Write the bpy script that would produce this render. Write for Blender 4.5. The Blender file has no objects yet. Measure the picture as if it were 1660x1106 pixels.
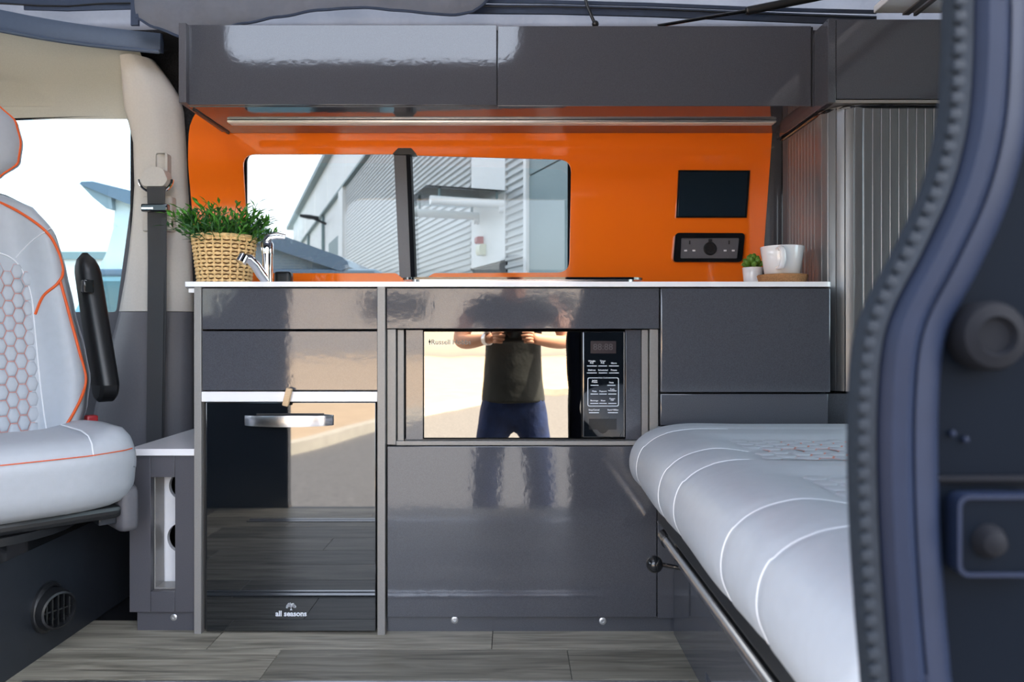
import bpy, bmesh, math, random
from mathutils import Vector, Matrix
random.seed(7)
SC = bpy.context.scene
COL = SC.collection
PI = math.pi

# ------------------------------------------------------------------ camera
# World: X right, Y into the van, Z up, van floor z = 0, kitchen fronts y = 0.
FPX, VPX, VPY, CAMD, CAMZ = 1214.0, 832.0, 537.0, 1.70, 0.68
cd = bpy.data.cameras.new('camera')
cam = bpy.data.objects.new('camera', cd); COL.objects.link(cam)
cam.location = (0, -CAMD, CAMZ); cam.rotation_euler = (PI/2, 0, 0)
cd.sensor_width = 36; cd.sensor_fit = 'HORIZONTAL'
cd.lens = FPX/1660*36
cd.shift_x = (830-VPX)/1660; cd.shift_y = -(553-VPY)/1660
cd.clip_start = 0.02; cd.clip_end = 300
cd.dof.use_dof = True; cd.dof.focus_distance = 1.85; cd.dof.aperture_fstop = 5.6
SC.camera = cam
# ------------------------------------------------------------------ sky, sun, exposure
SUN_EL, SUN_AZ = math.radians(56), Vector((1.0, 0.02, 0)).normalized()
world = bpy.data.worlds.new('sky'); SC.world = world; world.use_nodes = True
wn = world.node_tree.nodes; wl = world.node_tree.links
sky = wn.new('ShaderNodeTexSky'); sky.sky_type = 'NISHITA'; sky.sun_disc = False
sky.sun_elevation = SUN_EL; sky.sun_rotation = math.atan2(SUN_AZ.x, SUN_AZ.y)
sky.air_density = 1.0; sky.dust_density = 3.5; sky.ozone_density = 1.0
hs = wn.new('ShaderNodeHueSaturation'); hs.inputs['Saturation'].default_value = .5; hs.inputs['Value'].default_value = 1.1
wl.new(sky.outputs[0], hs.inputs['Color']); wl.new(hs.outputs[0], wn['Background'].inputs[0]); wn['Background'].inputs[1].default_value = 0.30
sd = bpy.data.lights.new('sun', 'SUN'); sd.energy = 5.0; sd.angle = math.radians(1.5); sd.color = (1, .93, .82)
sun = bpy.data.objects.new('sun', sd); COL.objects.link(sun)
sdir = Vector((SUN_AZ.x*math.cos(SUN_EL), SUN_AZ.y*math.cos(SUN_EL), math.sin(SUN_EL)))
sun.rotation_euler = sdir.to_track_quat('Z', 'Y').to_euler(); sun.location = (8, -2, 12)
SC.view_settings.view_transform = 'Standard'; SC.view_settings.look = 'None'
SC.view_settings.gamma = 1; SC.view_settings.use_curve_mapping = False
SC.view_settings.exposure = 2.2

# ------------------------------------------------------------------ helpers
def X(px, y=0.0): return (px-VPX)*(y+CAMD)/FPX
def Z(py, y=0.0): return CAMZ+(VPY-py)*(y+CAMD)/FPX
def lin(c): return tuple((v/12.92 if v <= .04045 else ((v+.055)/1.055)**2.4) for v in c)
def rgb(r, g, b): return lin((r/255, g/255, b/255))

MATS = {}
def mat(name, col, rough=.5, metal=0., ior=1.5, coat=0., bump=None, vary=None, emit=None, sheen=0., trans=0.):
    m = bpy.data.materials.new(name); m.use_nodes = True; nt = m.node_tree
    p = nt.nodes['Principled BSDF']
    p.inputs['Base Color'].default_value = (*col, 1); p.inputs['Roughness'].default_value = rough
    p.inputs['Metallic'].default_value = metal; p.inputs['IOR'].default_value = ior
    p.inputs['Coat Weight'].default_value = coat; p.inputs['Coat Roughness'].default_value = .02
    p.inputs['Sheen Weight'].default_value = sheen; p.inputs['Transmission Weight'].default_value = trans
    if emit: p.inputs['Emission Color'].default_value = (*emit[0], 1); p.inputs['Emission Strength'].default_value = emit[1]
    tc = nt.nodes.new('ShaderNodeTexCoord'); mp = nt.nodes.new('ShaderNodeMapping')
    nt.links.new(tc.outputs['Object'], mp.inputs[0])
    if vary:      # (scale, amount, stretch)
        mp.inputs['Scale'].default_value = vary[2] if len(vary) > 2 else (1, 1, 1)
        n = nt.nodes.new('ShaderNodeTexNoise'); n.inputs['Scale'].default_value = vary[0]; n.inputs['Detail'].default_value = 5
        nt.links.new(mp.outputs[0], n.inputs['Vector'])
        r = nt.nodes.new('ShaderNodeMapRange'); r.inputs[1].default_value = .25; r.inputs[2].default_value = .75
        r.inputs[3].default_value = 1-vary[1]; r.inputs[4].default_value = 1+vary[1]
        nt.links.new(n.outputs[0], r.inputs[0])
        mx = nt.nodes.new('ShaderNodeMix'); mx.data_type = 'RGBA'; mx.blend_type = 'MULTIPLY'; mx.inputs[0].default_value = 1
        mx.inputs[6].default_value = (*col, 1); nt.links.new(r.outputs[0], mx.inputs[7])
        nt.links.new(mx.outputs[2], p.inputs['Base Color'])
    if bump:      # (scale, strength, distance)
        n2 = nt.nodes.new('ShaderNodeTexNoise'); n2.inputs['Scale'].default_value = bump[0]; n2.inputs['Detail'].default_value = 3
        nt.links.new(tc.outputs['Object'], n2.inputs['Vector'])
        b = nt.nodes.new('ShaderNodeBump'); b.inputs['Strength'].default_value = bump[1]; b.inputs['Distance'].default_value = bump[2]
        nt.links.new(n2.outputs[0], b.inputs['Height'])
        nt.links.new(b.outputs[0], p.inputs['Normal'])
        if coat: nt.links.new(b.outputs[0], p.inputs['Coat Normal'])
    MATS[name] = m; return m

def glass_mat(name, tint, refl_ior=1.5, rough=0.0):
    m = bpy.data.materials.new(name); m.use_nodes = True; nt = m.node_tree
    nt.nodes.remove(nt.nodes['Principled BSDF'])
    t = nt.nodes.new('ShaderNodeBsdfTransparent'); t.inputs[0].default_value = (*tint, 1)
    g = nt.nodes.new('ShaderNodeBsdfGlossy'); g.inputs['Roughness'].default_value = rough
    f = nt.nodes.new('ShaderNodeFresnel'); f.inputs[0].default_value = refl_ior
    mx = nt.nodes.new('ShaderNodeMixShader')
    nt.links.new(f.outputs[0], mx.inputs[0]); nt.links.new(t.outputs[0], mx.inputs[1]); nt.links.new(g.outputs[0], mx.inputs[2])
    nt.links.new(mx.outputs[0], nt.nodes['Material Output'].inputs[0]); MATS[name] = m; return m

mat('grey_gloss', rgb(75, 77, 84), .06, ior=1.75, bump=(70, .05, .002), vary=(650, .25))
mat('grey_matt', rgb(82, 82, 89), .32, vary=(500, .1))
mat('grey_edge', rgb(140, 138, 136), .3, vary=(300, .06))
mat('orange_gloss', rgb(255, 120, 28), .07, ior=1.5, coat=.3, bump=(4, .05, .01))
mat('white_top', rgb(238, 238, 242), .18, coat=.3)
mat('white_board', rgb(232, 234, 240), .4)
mat('black_glass', (.006, .008, .011), .03, ior=1.8, coat=1.0)
mat('black_plastic', (.012, .013, .015), .35, bump=(900, .1, .0004))
mat('black_gloss', (.010, .011, .013), .12, coat=.5)
mat('dark_carpet', (.018, .019, .022), .95, vary=(260, .6), bump=(380, .8, .004))
mat('mirror_bronze', (.34, .305, .255), .012, metal=1.0, bump=(3, .04, .01))
mat('chrome', (.82, .83, .85), .06, metal=1.0)
mat('steel', (.62, .63, .66), .22, metal=1.0, vary=(40, .08, (1, 30, 30)))
mat('alu', (.72, .73, .76), .3, metal=.9, vary=(60, .06))
mat('alu_slat', rgb(128, 129, 132), .30, metal=.55, vary=(90, .10, (30, 30, .4)))
mat('beige_trim', rgb(196, 192, 186), .6, vary=(200, .04), bump=(500, .15, .0006))
mat('headlining', rgb(190, 190, 180), .9, vary=(300, .05), bump=(500, .3, .0008))
mat('grey_trim', rgb(92, 92, 98), .5, bump=(600, .2, .0006), vary=(220, .05))
mat('slate_trim', rgb(70, 84, 106), .42, vary=(120, .05), bump=(600, .1, .0004))
mat('leather', rgb(176, 181, 189), .42, vary=(60, .03), bump=(420, .12, .0006))
mat('piping_orange', rgb(226, 92, 30), .5)
mat('stitch_orange', rgb(220, 132, 108), .6)
mat('stitch_white', rgb(228, 230, 235), .5)
mat('canvas', rgb(112, 114, 122), .85, vary=(35, .08), bump=(13, .8, .03))
mat('canvas_band', rgb(56, 68, 90), .8, vary=(60, .10), bump=(500, .2, .0006))
mat('belt', (.035, .037, .042), .55, vary=(140, .2, (60, 1, 1)), bump=(500, .3, .0005))
mat('box_metal', (.022, .026, .034), .38, vary=(40, .1))
mat('rubber', (.007, .008, .011), .6, ior=1.15)
mat('seal_rubber', rgb(30, 36, 44), .6, ior=1.25, vary=(120, .15))
mat('jamb_paint', (.002, .004, .008), .5, ior=1.12)
mat('jamb_grey', rgb(22, 30, 48), .42, ior=1.22, vary=(30, .12))
mat('van_paint', (.012, .014, .02), .2, coat=.9)
mat('cork', rgb(178, 128, 84), .85, vary=(320, .30), bump=(300, .5, .001))
mat('ceramic', rgb(240, 240, 242), .10, coat=.5)
mat('wicker', rgb(236, 200, 142), .6, vary=(150, .28), bump=(400, .5, .0008))
mat('wicker_dark', rgb(120, 80, 40), .7)
mat('leaf', rgb(70, 136, 38), .45, vary=(60, .45))
mat('leaf_dark', rgb(34, 84, 34), .5, vary=(60, .4))
mat('succulent', rgb(92, 132, 44), .4, vary=(60, .25))
mat('soil', (.02, .015, .01), .9)
mat('wood_peg', rgb(208, 176, 138), .5, vary=(60, .15, (1, 1, 8)))
mat('print_white', rgb(225, 230, 238), .5)
mat('print_grey', rgb(112, 108, 102), .5)
mat('led_off', rgb(226, 214, 205), .4)
mat('screen_dark', (.012, .022, .034), .05, coat=.6)
mat('display', (.03, .022, .026), .25)
mat('corrugated', rgb(186, 190, 190), .42, metal=.15, vary=(1.2, .05))
mat('clad_white', rgb(226, 228, 226), .5, vary=(.8, .04))
mat('clad_grey', rgb(120, 140, 142), .5, vary=(.8, .04))
mat('dark_void', (.03, .034, .038), .6)
mat('asphalt', rgb(112, 110, 108), .9, vary=(28, .3), bump=(60, .6, .01))
mat('tan_paving', rgb(196, 170, 138), .85, vary=(3, .10), bump=(30, .3, .01))
mat('kerb_stone', rgb(206, 196, 176), .8, vary=(8, .1))
mat('wall_cream', rgb(222, 216, 206), .7, vary=(.7, .05))
mat('neighbour_roof', rgb(74, 96, 116), .35, coat=.3)
mat('neighbour_canvas', rgb(190, 204, 206), .8, vary=(4, .06))
mat('neighbour_grey', rgb(120, 136, 144), .8, vary=(3, .06))
mat('neighbour_paint', rgb(120, 170, 186), .3, coat=.5)
mat('skin', rgb(205, 150, 122), .5, vary=(20, .05))
mat('tshirt', (.022, .027, .028), .85, vary=(12, .2), bump=(9, .35, .03))
mat('denim', rgb(26, 46, 90), .85, vary=(18, .35), bump=(14, .35, .02))
mat('hair', (.03, .02, .014), .6)
mat('shoe', (.03, .03, .033), .6)
mat('eye', (.02, .02, .02), .2)
mat('lip', rgb(170, 100, 90), .5)
mat('red_plastic', rgb(170, 40, 46), .4)
mat('cream_plastic', rgb(222, 222, 196), .4)
glass_mat('window_glass', (.56, .57, .57))
glass_mat('cab_glass', (.66, .74, .76))
glass_mat('canopy_glass', (.80, .86, .86))
for nm, k in (('canvas', .18),):
    nt = MATS[nm].node_tree; pr = nt.nodes['Principled BSDF']; tr = nt.nodes.new('ShaderNodeBsdfTranslucent'); tr.inputs[0].default_value = (*rgb(196, 202, 216), 1)
    ms_ = nt.nodes.new('ShaderNodeMixShader'); ms_.inputs[0].default_value = k
    nt.links.new(pr.outputs[0], ms_.inputs[1]); nt.links.new(tr.outputs[0], ms_.inputs[2]); nt.links.new(ms_.outputs[0], nt.nodes['Material Output'].inputs[0])
# vinyl plank floor: grain stretched along the plank, tone by object
m = mat('plank', rgb(122, 118, 108), .42)
nt = m.node_tree; p = nt.nodes['Principled BSDF']
tc = nt.nodes.new('ShaderNodeTexCoord'); oi = nt.nodes.new('ShaderNodeObjectInfo')
off = nt.nodes.new('ShaderNodeVectorMath'); off.operation = 'MULTIPLY_ADD'
nt.links.new(oi.outputs['Random'], off.inputs[0]); off.inputs[1].default_value = (37, 53, 11)
mp = nt.nodes.new('ShaderNodeMapping'); mp.inputs['Scale'].default_value = (2.2, 26, 26)
nt.links.new(tc.outputs['Object'], mp.inputs[0]); nt.links.new(mp.outputs[0], off.inputs[2])
n = nt.nodes.new('ShaderNodeTexNoise'); n.inputs['Scale'].default_value = 2.2; n.inputs['Detail'].default_value = 8; n.inputs['Distortion'].default_value = .8
nt.links.new(off.outputs[0], n.inputs['Vector'])
cr = nt.nodes.new('ShaderNodeValToRGB'); e = cr.color_ramp.elements
e[0].position = .28; e[0].color = (*rgb(100, 96, 86), 1); e[1].position = .74; e[1].color = (*rgb(186, 180, 164), 1)
nt.links.new(n.outputs[0], cr.inputs[0])
mr = nt.nodes.new('ShaderNodeMapRange'); mr.inputs[3].default_value = .68; mr.inputs[4].default_value = 1.18
nt.links.new(oi.outputs['Random'], mr.inputs[0])
mx = nt.nodes.new('ShaderNodeMix'); mx.data_type = 'RGBA'; mx.blend_type = 'MULTIPLY'; mx.inputs[0].default_value = 1
nt.links.new(cr.outputs[0], mx.inputs[6]); nt.links.new(mr.outputs[0], mx.inputs[7]); nt.links.new(mx.outputs[2], p.inputs['Base Color'])

class MB:
    """collects geometry for ONE mesh object"""
    def __init__(s): s.v = []; s.f = []; s.boxy = False
    def add(s, vs, fs):
        o = len(s.v); s.v += [tuple(v) for v in vs]; s.f += [tuple(i+o for i in f) for f in fs]; return s
    def box(s, x0, x1, y0, y1, z0, z1, b=0.0, seg=2):
        bm = bmesh.new(); bmesh.ops.create_cube(bm, size=1)
        for v in bm.verts: v.co = ((x0+x1)/2+v.co.x*(x1-x0), (y0+y1)/2+v.co.y*(y1-y0), (z0+z1)/2+v.co.z*(z1-z0))
        s.boxy = True
        if b > 0: bmesh.ops.bevel(bm, geom=bm.edges[:], offset=min(b, .45*min(abs(x1-x0), abs(y1-y0), abs(z1-z0))), segments=seg, profile=.5, affect='EDGES')
        return s.bm(bm)
    def bm(s, bm, M=None):
        bm.verts.index_update()
        s.add([(M @ v.co if M else v.co) for v in bm.verts], [[v.index for v in f.verts] for f in bm.faces]); bm.free(); return s
    def tube(s, pts, r, n=10, cap=True, squash=None):
        pts = [Vector(p) for p in pts]; rs = r if isinstance(r, (list, tuple)) else [r]*len(pts)
        rings = []; up = None
        for i, p in enumerate(pts):
            t = (pts[min(i+1, len(pts)-1)]-pts[max(i-1, 0)]).normalized()
            if up is None: up = Vector((0, 0, 1)) if abs(t.z) < .9 else Vector((0, 1, 0))
            a = t.cross(up).normalized(); b = a.cross(t).normalized(); up = b
            q = squash or (1, 1)
            rings.append([p+(a*math.cos(2*PI*k/n)*q[0]+b*math.sin(2*PI*k/n)*q[1])*rs[i] for k in range(n)])
        return s.rings(rings, cap)
    def rings(s, rings, cap=True, closed=True):
        n = len(rings[0]); vs = [v for r in rings for v in r]; fs = []
        for i in range(len(rings)-1):
            for k in range(n if closed else n-1):
                k2 = (k+1) % n; fs.append((i*n+k, i*n+k2, (i+1)*n+k2, (i+1)*n+k))
        if cap: fs.append(tuple(range(n))[::-1]); fs.append(tuple(range((len(rings)-1)*n, len(rings)*n)))
        return s.add(vs, fs)
    def lathe(s, prof, c, n=32, axis='z'):
        rings = []
        for r, h in prof:
            ring = []
            for k in range(n):
                a = 2*PI*k/n; u, w = r*math.cos(a), r*math.sin(a)
                ring.append({'z': (c[0]+u, c[1]+w, c[2]+h), 'y': (c[0]+u, c[1]+h, c[2]+w), 'x': (c[0]+h, c[1]+u, c[2]+w)}[axis])
            rings.append(ring)
        return s.rings(rings, True)
    def prism(s, poly, y0, y1, axis='y'):
        f = {'y': lambda a, b, h: (a, h, b), 'z': lambda a, b, h: (a, b, h), 'x': lambda a, b, h: (h, a, b)}[axis]
        return s.rings([[f(a, b, y0) for a, b in poly], [f(a, b, y1) for a, b in poly]], True)
    def grid(s, fn, nu, nv):
        vs = [fn(i/nu, j/nv) for j in range(nv+1) for i in range(nu+1)]
        fs = [(j*(nu+1)+i, j*(nu+1)+i+1, (j+1)*(nu+1)+i+1, (j+1)*(nu+1)+i) for j in range(nv) for i in range(nu)]
        return s.add(vs, fs)
    def sphere(s, c, r, n=16, m=10, sc=(1, 1, 1)):
        rings = [[(c[0]+r*sc[0]*math.sin(PI*j/m)*math.cos(2*PI*k/n), c[1]+r*sc[1]*math.sin(PI*j/m)*math.sin(2*PI*k/n), c[2]+r*sc[2]*math.cos(PI*j/m)) for k in range(n)] for j in range(1, m)]
        return s.rings(rings, True)

ORG = {}
def finish(me, smooth=35):
    bm = bmesh.new(); bm.from_mesh(me); bmesh.ops.recalc_face_normals(bm, faces=bm.faces[:]); bm.to_mesh(me); bm.free()
    if smooth:
        for p in me.polygons: p.use_smooth = True
        me.set_sharp_from_angle(angle=math.radians(smooth))
def link(o, parent=None):
    COL.objects.link(o)
    if parent is not None: o.parent = parent
    return o
def obj(name, mb, material, parent=None, smooth=35, local=False, org=None):
    """one mesh object; geometry given in world coordinates (local=True: in the parent's frame)"""
    if parent is None:
        if org is None:
            xs = [v[0] for v in mb.v]; ys = [v[1] for v in mb.v]; zs = [v[2] for v in mb.v]
            org = Vector(((min(xs)+max(xs))/2, (min(ys)+max(ys))/2, min(zs)))
        base = Vector(org)
    else: base = Vector((0, 0, 0)) if local else ORG[parent.name]
    me = bpy.data.meshes.new(name); me.from_pydata([tuple(Vector(v)-base) for v in mb.v], [], mb.f); me.update()
    finish(me, 22 if (mb.boxy and smooth == 35) else smooth)
    me.materials.append(MATS[material])
    o = bpy.data.objects.new(name, me); link(o, parent)
    if parent is None: o.location = base
    ORG[o.name] = base
    return o
def tag(o, label, cat, group=None):
    o['label'] = label; o['category'] = cat
    if group: o['group'] = group
    return o
def thing(name, label, cat, loc, rotz=0, group=None):
    o = bpy.data.objects.new(name, None); o.empty_display_size = .05; COL.objects.link(o)
    o.location = loc; o.rotation_euler = (0, 0, rotz); ORG[o.name] = Vector(loc)
    return tag(o, label, cat, group)
def struct(o): o['kind'] = 'structure'; return o
def dupe(src, parent, loc=None, rot=None, scale=None):
    c = src.copy(); COL.objects.link(c); c.parent = parent
    if loc is not None: c.location = loc
    if rot is not None: c.rotation_euler = rot
    if scale is not None: c.scale = scale
    return c
def plate(outer, holes, y0, y1):
    """flat XZ plate with holes, between y0 and y1 -> MB"""
    cu = bpy.data.curves.new('tmp', 'CURVE'); cu.dimensions = '2D'; cu.fill_mode = 'BOTH'; cu.extrude = abs(y1-y0)/2
    for poly in [outer]+list(holes):
        sp = cu.splines.new('POLY'); sp.points.add(len(poly)-1); sp.use_cyclic_u = True
        for q, (a, b) in zip(sp.points, poly): q.co = (a, b, 0, 1)
    o = bpy.data.objects.new('tmp', cu); COL.objects.link(o)
    dg = bpy.context.evaluated_depsgraph_get(); me = bpy.data.meshes.new_from_object(o.evaluated_get(dg))
    mb = MB().add([(v.co.x, (y0+y1)/2+v.co.z, v.co.y) for v in me.vertices], [tuple(p.vertices) for p in me.polygons])
    bpy.data.objects.remove(o); bpy.data.curves.remove(cu); bpy.data.meshes.remove(me)
    # weld caps and sides
    bm = bmesh.new(); vs = [bm.verts.new(v) for v in mb.v]
    for f in mb.f:
        try: bm.faces.new([vs[i] for i in f])
        except ValueError: pass
    bmesh.ops.remove_doubles(bm, verts=bm.verts[:], dist=1e-5)
    return MB().bm(bm)
def text(name, body, size, loc, material, parent, align='CENTER', depth=.0002, bold=0.0):
    cu = bpy.data.curves.new('tmp', 'FONT'); cu.body = body; cu.size = size; cu.align_x = align; cu.align_y = 'CENTER'
    cu.extrude = depth; cu.offset = bold; cu.resolution_u = 3; cu.space_line = .75
    o = bpy.data.objects.new('tmp', cu); COL.objects.link(o)
    dg = bpy.context.evaluated_depsgraph_get(); me = bpy.data.meshes.new_from_object(o.evaluated_get(dg))
    mb = MB().add([(loc[0]+v.co.x, loc[1]-v.co.z, loc[2]+v.co.y) for v in me.vertices], [tuple(p.vertices) for p in me.polygons])
    bpy.data.objects.remove(o); bpy.data.curves.remove(cu); bpy.data.meshes.remove(me)
    return obj(name, mb, material, parent, smooth=0)
def rrect(x0, x1, z0, z1, r, n=5):
    pts = []
    for cx, cz, a0 in ((x1-r, z1-r, 0), (x0+r, z1-r, PI/2), (x0+r, z0+r, PI), (x1-r, z0+r, 1.5*PI)):
        for k in range(n+1): a = a0+PI/2*k/n; pts.append((cx+r*math.cos(a), cz+r*math.sin(a)))
    return pts
def rnd_poly(pts, rs, n=6):
    """polygon with rounded corners (one radius per corner)"""
    out = []; N = len(pts)
    for i, p in enumerate(pts):
        p = Vector(p); a = Vector(pts[i-1])-p; b = Vector(pts[(i+1) % N])-p; r = rs[i]
        if r <= 0: out.append(tuple(p)); continue
        p0 = p+a.normalized()*min(r, a.length*.49); p1 = p+b.normalized()*min(r, b.length*.49)
        for k in range(n+1):
            t = k/n; out.append(tuple(p0*(1-t)**2+p*2*t*(1-t)+p1*t*t))
    return out
def sm(a, b, x):
    t = min(1, max(0, (x-a)/(b-a))); return t*t*(3-2*t)
def lerp_tab(tab, x):
    if x <= tab[0][0]: return tab[0][1]
    for (a, va), (b, vb) in zip(tab, tab[1:]):
        if x <= b: return va+(vb-va)*sm(a, b, x)*.5+(vb-va)*(x-a)/(b-a)*.5
    return tab[-1][1]

# ================================================================== SETTING: van shell
YW = 0.40                                   # face of the orange wall panel
floor = struct(obj('floor', MB().box(-2.6, 1.6, -1.25, .45, -.06, -.004), 'black_plastic'))
ROW = .139; PL = .61; GAP = .0012
plank_meshes = {}
rows = [(.04-ROW*i, .04-ROW*(i+1)) for i in range(9)]
joints = [-.046, .115, -.106, .30, -.30, .02, .21, -.18, .09]
for i, (ya, yb) in enumerate(rows):
    ya = ya if i else .06
    yb = max(yb, -1.24)
    x = joints[i]-PL*4
    while x < 1.25:
        xa, xb = max(x, -1.9), min(x+PL, 1.3)
        if xb-xa > .05:
            me_ = MB().box(xa+GAP/2, xb-GAP/2, yb+GAP/2, ya-GAP/2, -.004, 0, .0006, 1)
            obj('plank', me_, 'plank', floor)
        x += PL
for yr in (-.27, -1.02):
    r = MB()
    for a, b, h in ((-.020, -.008, .003), (.008, .020, .003), (-.009, .009, .0008)): r.box(-.95, .34, yr+a, yr+b, 0, h, .0008, 1)
    tag(obj('seat_rail', r, 'alu'), 'aluminium seat rail set in the floor %s' % ('near the kitchen plinth' if yr > -.5 else 'near the door sill'), 'rail', 'floor rails')

# far side wall behind the kitchen, carpeted, with window opening
wx0, wx1, wz0, wz1 = X(380, .43), X(945, .43), Z(452, .43), Z(240, .43)
wall_far = struct(obj('wall_far', plate([(-1.09, -.1), (1.6, -.1), (1.6, 1.477), (-1.09, 1.477)], [rrect(wx0, wx1, wz0, wz1, .03)], .432, .452), 'dark_carpet'))
# orange gloss acrylic lining with the window cut-out
U = lambda pts: [(X(a, YW), Z(b, YW)) for a, b in pts]
outer = rnd_poly(U([(324, 476), (304, 260), (308, 175), (420, 120), (1254, 120), (1253, 200), (1233, 476)]), [.01, .05, .10, .02, .02, 0, 0])
cut = rnd_poly(U([(393, 250), (636, 250), (644, 241), (668, 241), (676, 252), (926, 259), (923, 442), (703, 443), (690, 452), (656, 454), (642, 443), (404, 443)]),
               [.035, 0, .004, .004, 0, .035, .035, .006, .006, .006, .006, .02])
lining = obj('wall_kitchen', plate(outer, [cut], YW, YW+.006), 'orange_gloss'); struct(lining)
# kitchen window: frame, two panes, post between them
window_1 = struct(obj('window_1', plate(rrect(wx0-.03, wx1+.03, wz0-.03, wz1+.03, .05), [rrect(X(396, .44), X(921, .44), Z(452, .44), Z(243, .44), .03)], .4535, .4655), 'rubber'))
obj('pane', MB().box(X(397, .46), X(655, .46), .456, .460, Z(450, .46), Z(250, .46)), 'window_glass', window_1)
obj('pane', MB().box(X(655, .47), X(924, .47), .4625, .4655, Z(450, .46), Z(250, .46)), 'window_glass', window_1)
post = MB()
def slant(mb, xt0, xt1, xb0, xb1, pt, pb, y0, y1):
    r = []
    for px0, px1, py in ((xb0, xb1, pb), (xt0, xt1, pt)):
        a, b, z = X(px0, y0), X(px1, y0), Z(py, y0); r.append([(a, y0, z), (b, y0, z), (b, y1, z), (a, y1, z)])
    return mb.rings(r, True)
slant(post, 638, 658, 648, 666, 243, 456, .412, .452)
obj('mullion', post, 'grey_matt', window_1)
obj('mullion_seal', slant(MB(), 658, 665, 666, 673, 246, 453, .408, .452), 'rubber', window_1)
clip = MB().prism(rnd_poly([(X(a, .405), Z(b, .405)) for a, b in ((637, 251), (646, 241), (667, 241), (676, 251))], [.002]*4), .398, .43)
obj('window_catch', clip, 'black_plastic', window_1)
# wall strip between orange lining and tall cabinet
trim_1 = struct(obj('trim_1', MB().box(X(1235, .41), X(1266, .41), .407, .431, .70, 1.30), 'grey_gloss'))

# cab side: door with window, head lining, roof edge
cab = struct(obj('door_1', plate([(-2.6, -.1), (-1.07, -.1), (-1.07, 1.5), (-2.6, 1.5)],
        [rnd_poly([(X(-260, .46), Z(506, .46)), (X(190, .46), Z(506, .46)), (X(218, .46), Z(300, .46)), (X(212, .46), Z(188, .46)), (X(-200, .46), Z(194, .46))], [.02, .01, .05, .04, .05])], .455, .475), 'grey_trim'))
obj('window_pane', MB().box(-1.85, -1.07, .462, .466, Z(512, .46), Z(180, .46)), 'cab_glass', cab)
obj('window_seal', MB().tube([(X(a, .45), .45, Z(b, .45)) for a, b in ((-120, 197), (30, 193), (120, 190), (200, 189))], .004, 8), 'rubber', cab)
def headfn(u, v):
    x = -2.4+u*(X(216, .3)+2.4); z0, z1 = 1.288, 1.475
    z = z0+(z1-z0)*v
    y = .447-.155*v**1.6
    # pressed grab-handle recess
    cx, cz = X(-5, .40), 1.345
    e = ((x-cx)/.135)**2+((z-1.325)/.068)**2
    if z > 1.327: y += .010*(1-sm(.85, 1.05, e))
    else: y += .010*(1-sm(.85, 1.05, e))*sm(1.318, 1.327, z)
    return (x, y, z)
struct(obj('trim_2', MB().grid(headfn, 150, 40), 'headlining', smooth=60))
# roof skin with the pop-top opening, and its slate edge trim
def slab(x0, x1, y0, y1, z0, z1, hx0, hx1, hy0, hy1):
    o = [(x0, y0), (x1, y0), (x1, y1), (x0, y1)]; h = [(hx0, hy0), (hx1, hy0), (hx1, hy1), (hx0, hy1)]
    vs = [(a, b, z) for z in (z0, z1) for a, b in o+h]; fs = []
    for k in range(4):
        j = (k+1) % 4
        fs += [(k, j, 4+j, 4+k), (8+k, 8+j, 12+j, 12+k), (k, j, 8+j, 8+k), (4+k, 4+j, 12+j, 12+k)]
    return MB().add(vs, fs)
struct(obj('ceiling', slab(-2.6, 1.6, -1.27, .475, 1.478, 1.50, -1.65, 1.35, -1.02, .30), 'dark_carpet'))
edge = MB()
pa, pb = Vector((X(-60, .18), .18, Z(20, .18))), Vector((X(262, .30), .30, Z(69, .30)))
prof = [(-.027, -.012), (-.030, .0), (-.024, .010), (.0, .012), (.024, .006), (.026, -.006), (0, -.014)]
rr = []
for i in range(15):
    t = i/14; c = pa.lerp(pb, t)+Vector((0, 0, .010*math.sin(PI*t)*-1)); s_ = 1.06-.12*t
    rr.append([(c.x, c.y-b*s_, c.z+a*s_) for a, b in prof])
edge.rings(rr, True)
trim_3 = struct(obj('trim_3', edge, 'slate_trim', smooth=50))
lip = MB().tube([(pa.lerp(pb, i/14)+Vector((0, -.014, -.030-.010*math.sin(PI*i/14)))) for i in range(15)], .0055, 8)
obj('edge_bead', lip, 'slate_trim', trim_3)

# near side body with the sliding-door opening
SEAL = [(1546, -60), (1545, 0), (1543, 100), (1535, 200), (1510, 300), (1465, 400), (1418, 490), (1399, 550), (1391, 620), (1388, 720), (1391, 850), (1400, 1000), (1409, 1110), (1412, 1200)]
YS = -1.25
seal = [Vector((X(a, YS), YS, Z(b, YS))) for a, b in SEAL]
near = struct(obj('wall_near', plate([(-2.6, -.35), (1.6, -.35), (1.6, 1.50), (-2.6, 1.50)],
        [rnd_poly([(-.87, -.03), (.42, -.03), (.42, 1.36), (-.87, 1.36)], [.05, .01, .01, .10]),
         rrect(-1.95, -1.08, .74, 1.30, .08)], -1.262, -1.225), 'van_paint'))
obj('window_pane', MB().box(-1.97, -1.06, -1.245, -1.241, .72, 1.32), 'cab_glass', near)
wr = struct(obj('wall_rear', MB().box(1.6, 1.63, -1.25, .45, -.1, .70).box(1.6, 1.63, -1.25, .45, 1.36, 1.5).box(1.6, 1.63, -1.25, -1.08, .70, 1.36).box(1.6, 1.63, .28, .45, .70, 1.36), 'grey_trim'))  # rear end out of view; window opening added to brighten the interior
obj('window_pane', MB().box(1.612, 1.616, -1.08, .28, .70, 1.36), 'cab_glass', wr)
front = struct(obj('wall_front', MB().box(-2.63, -2.6, -1.25, .45, -.1, .72).box(-2.63, -2.6, -1.25, .45, 1.36, 1.5), 'grey_trim'))
struct(obj('door_2', MB().box(-.87, .42, -1.262, -1.225, -.34, -.035, .004), 'black_plastic'))     # door sill

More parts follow.
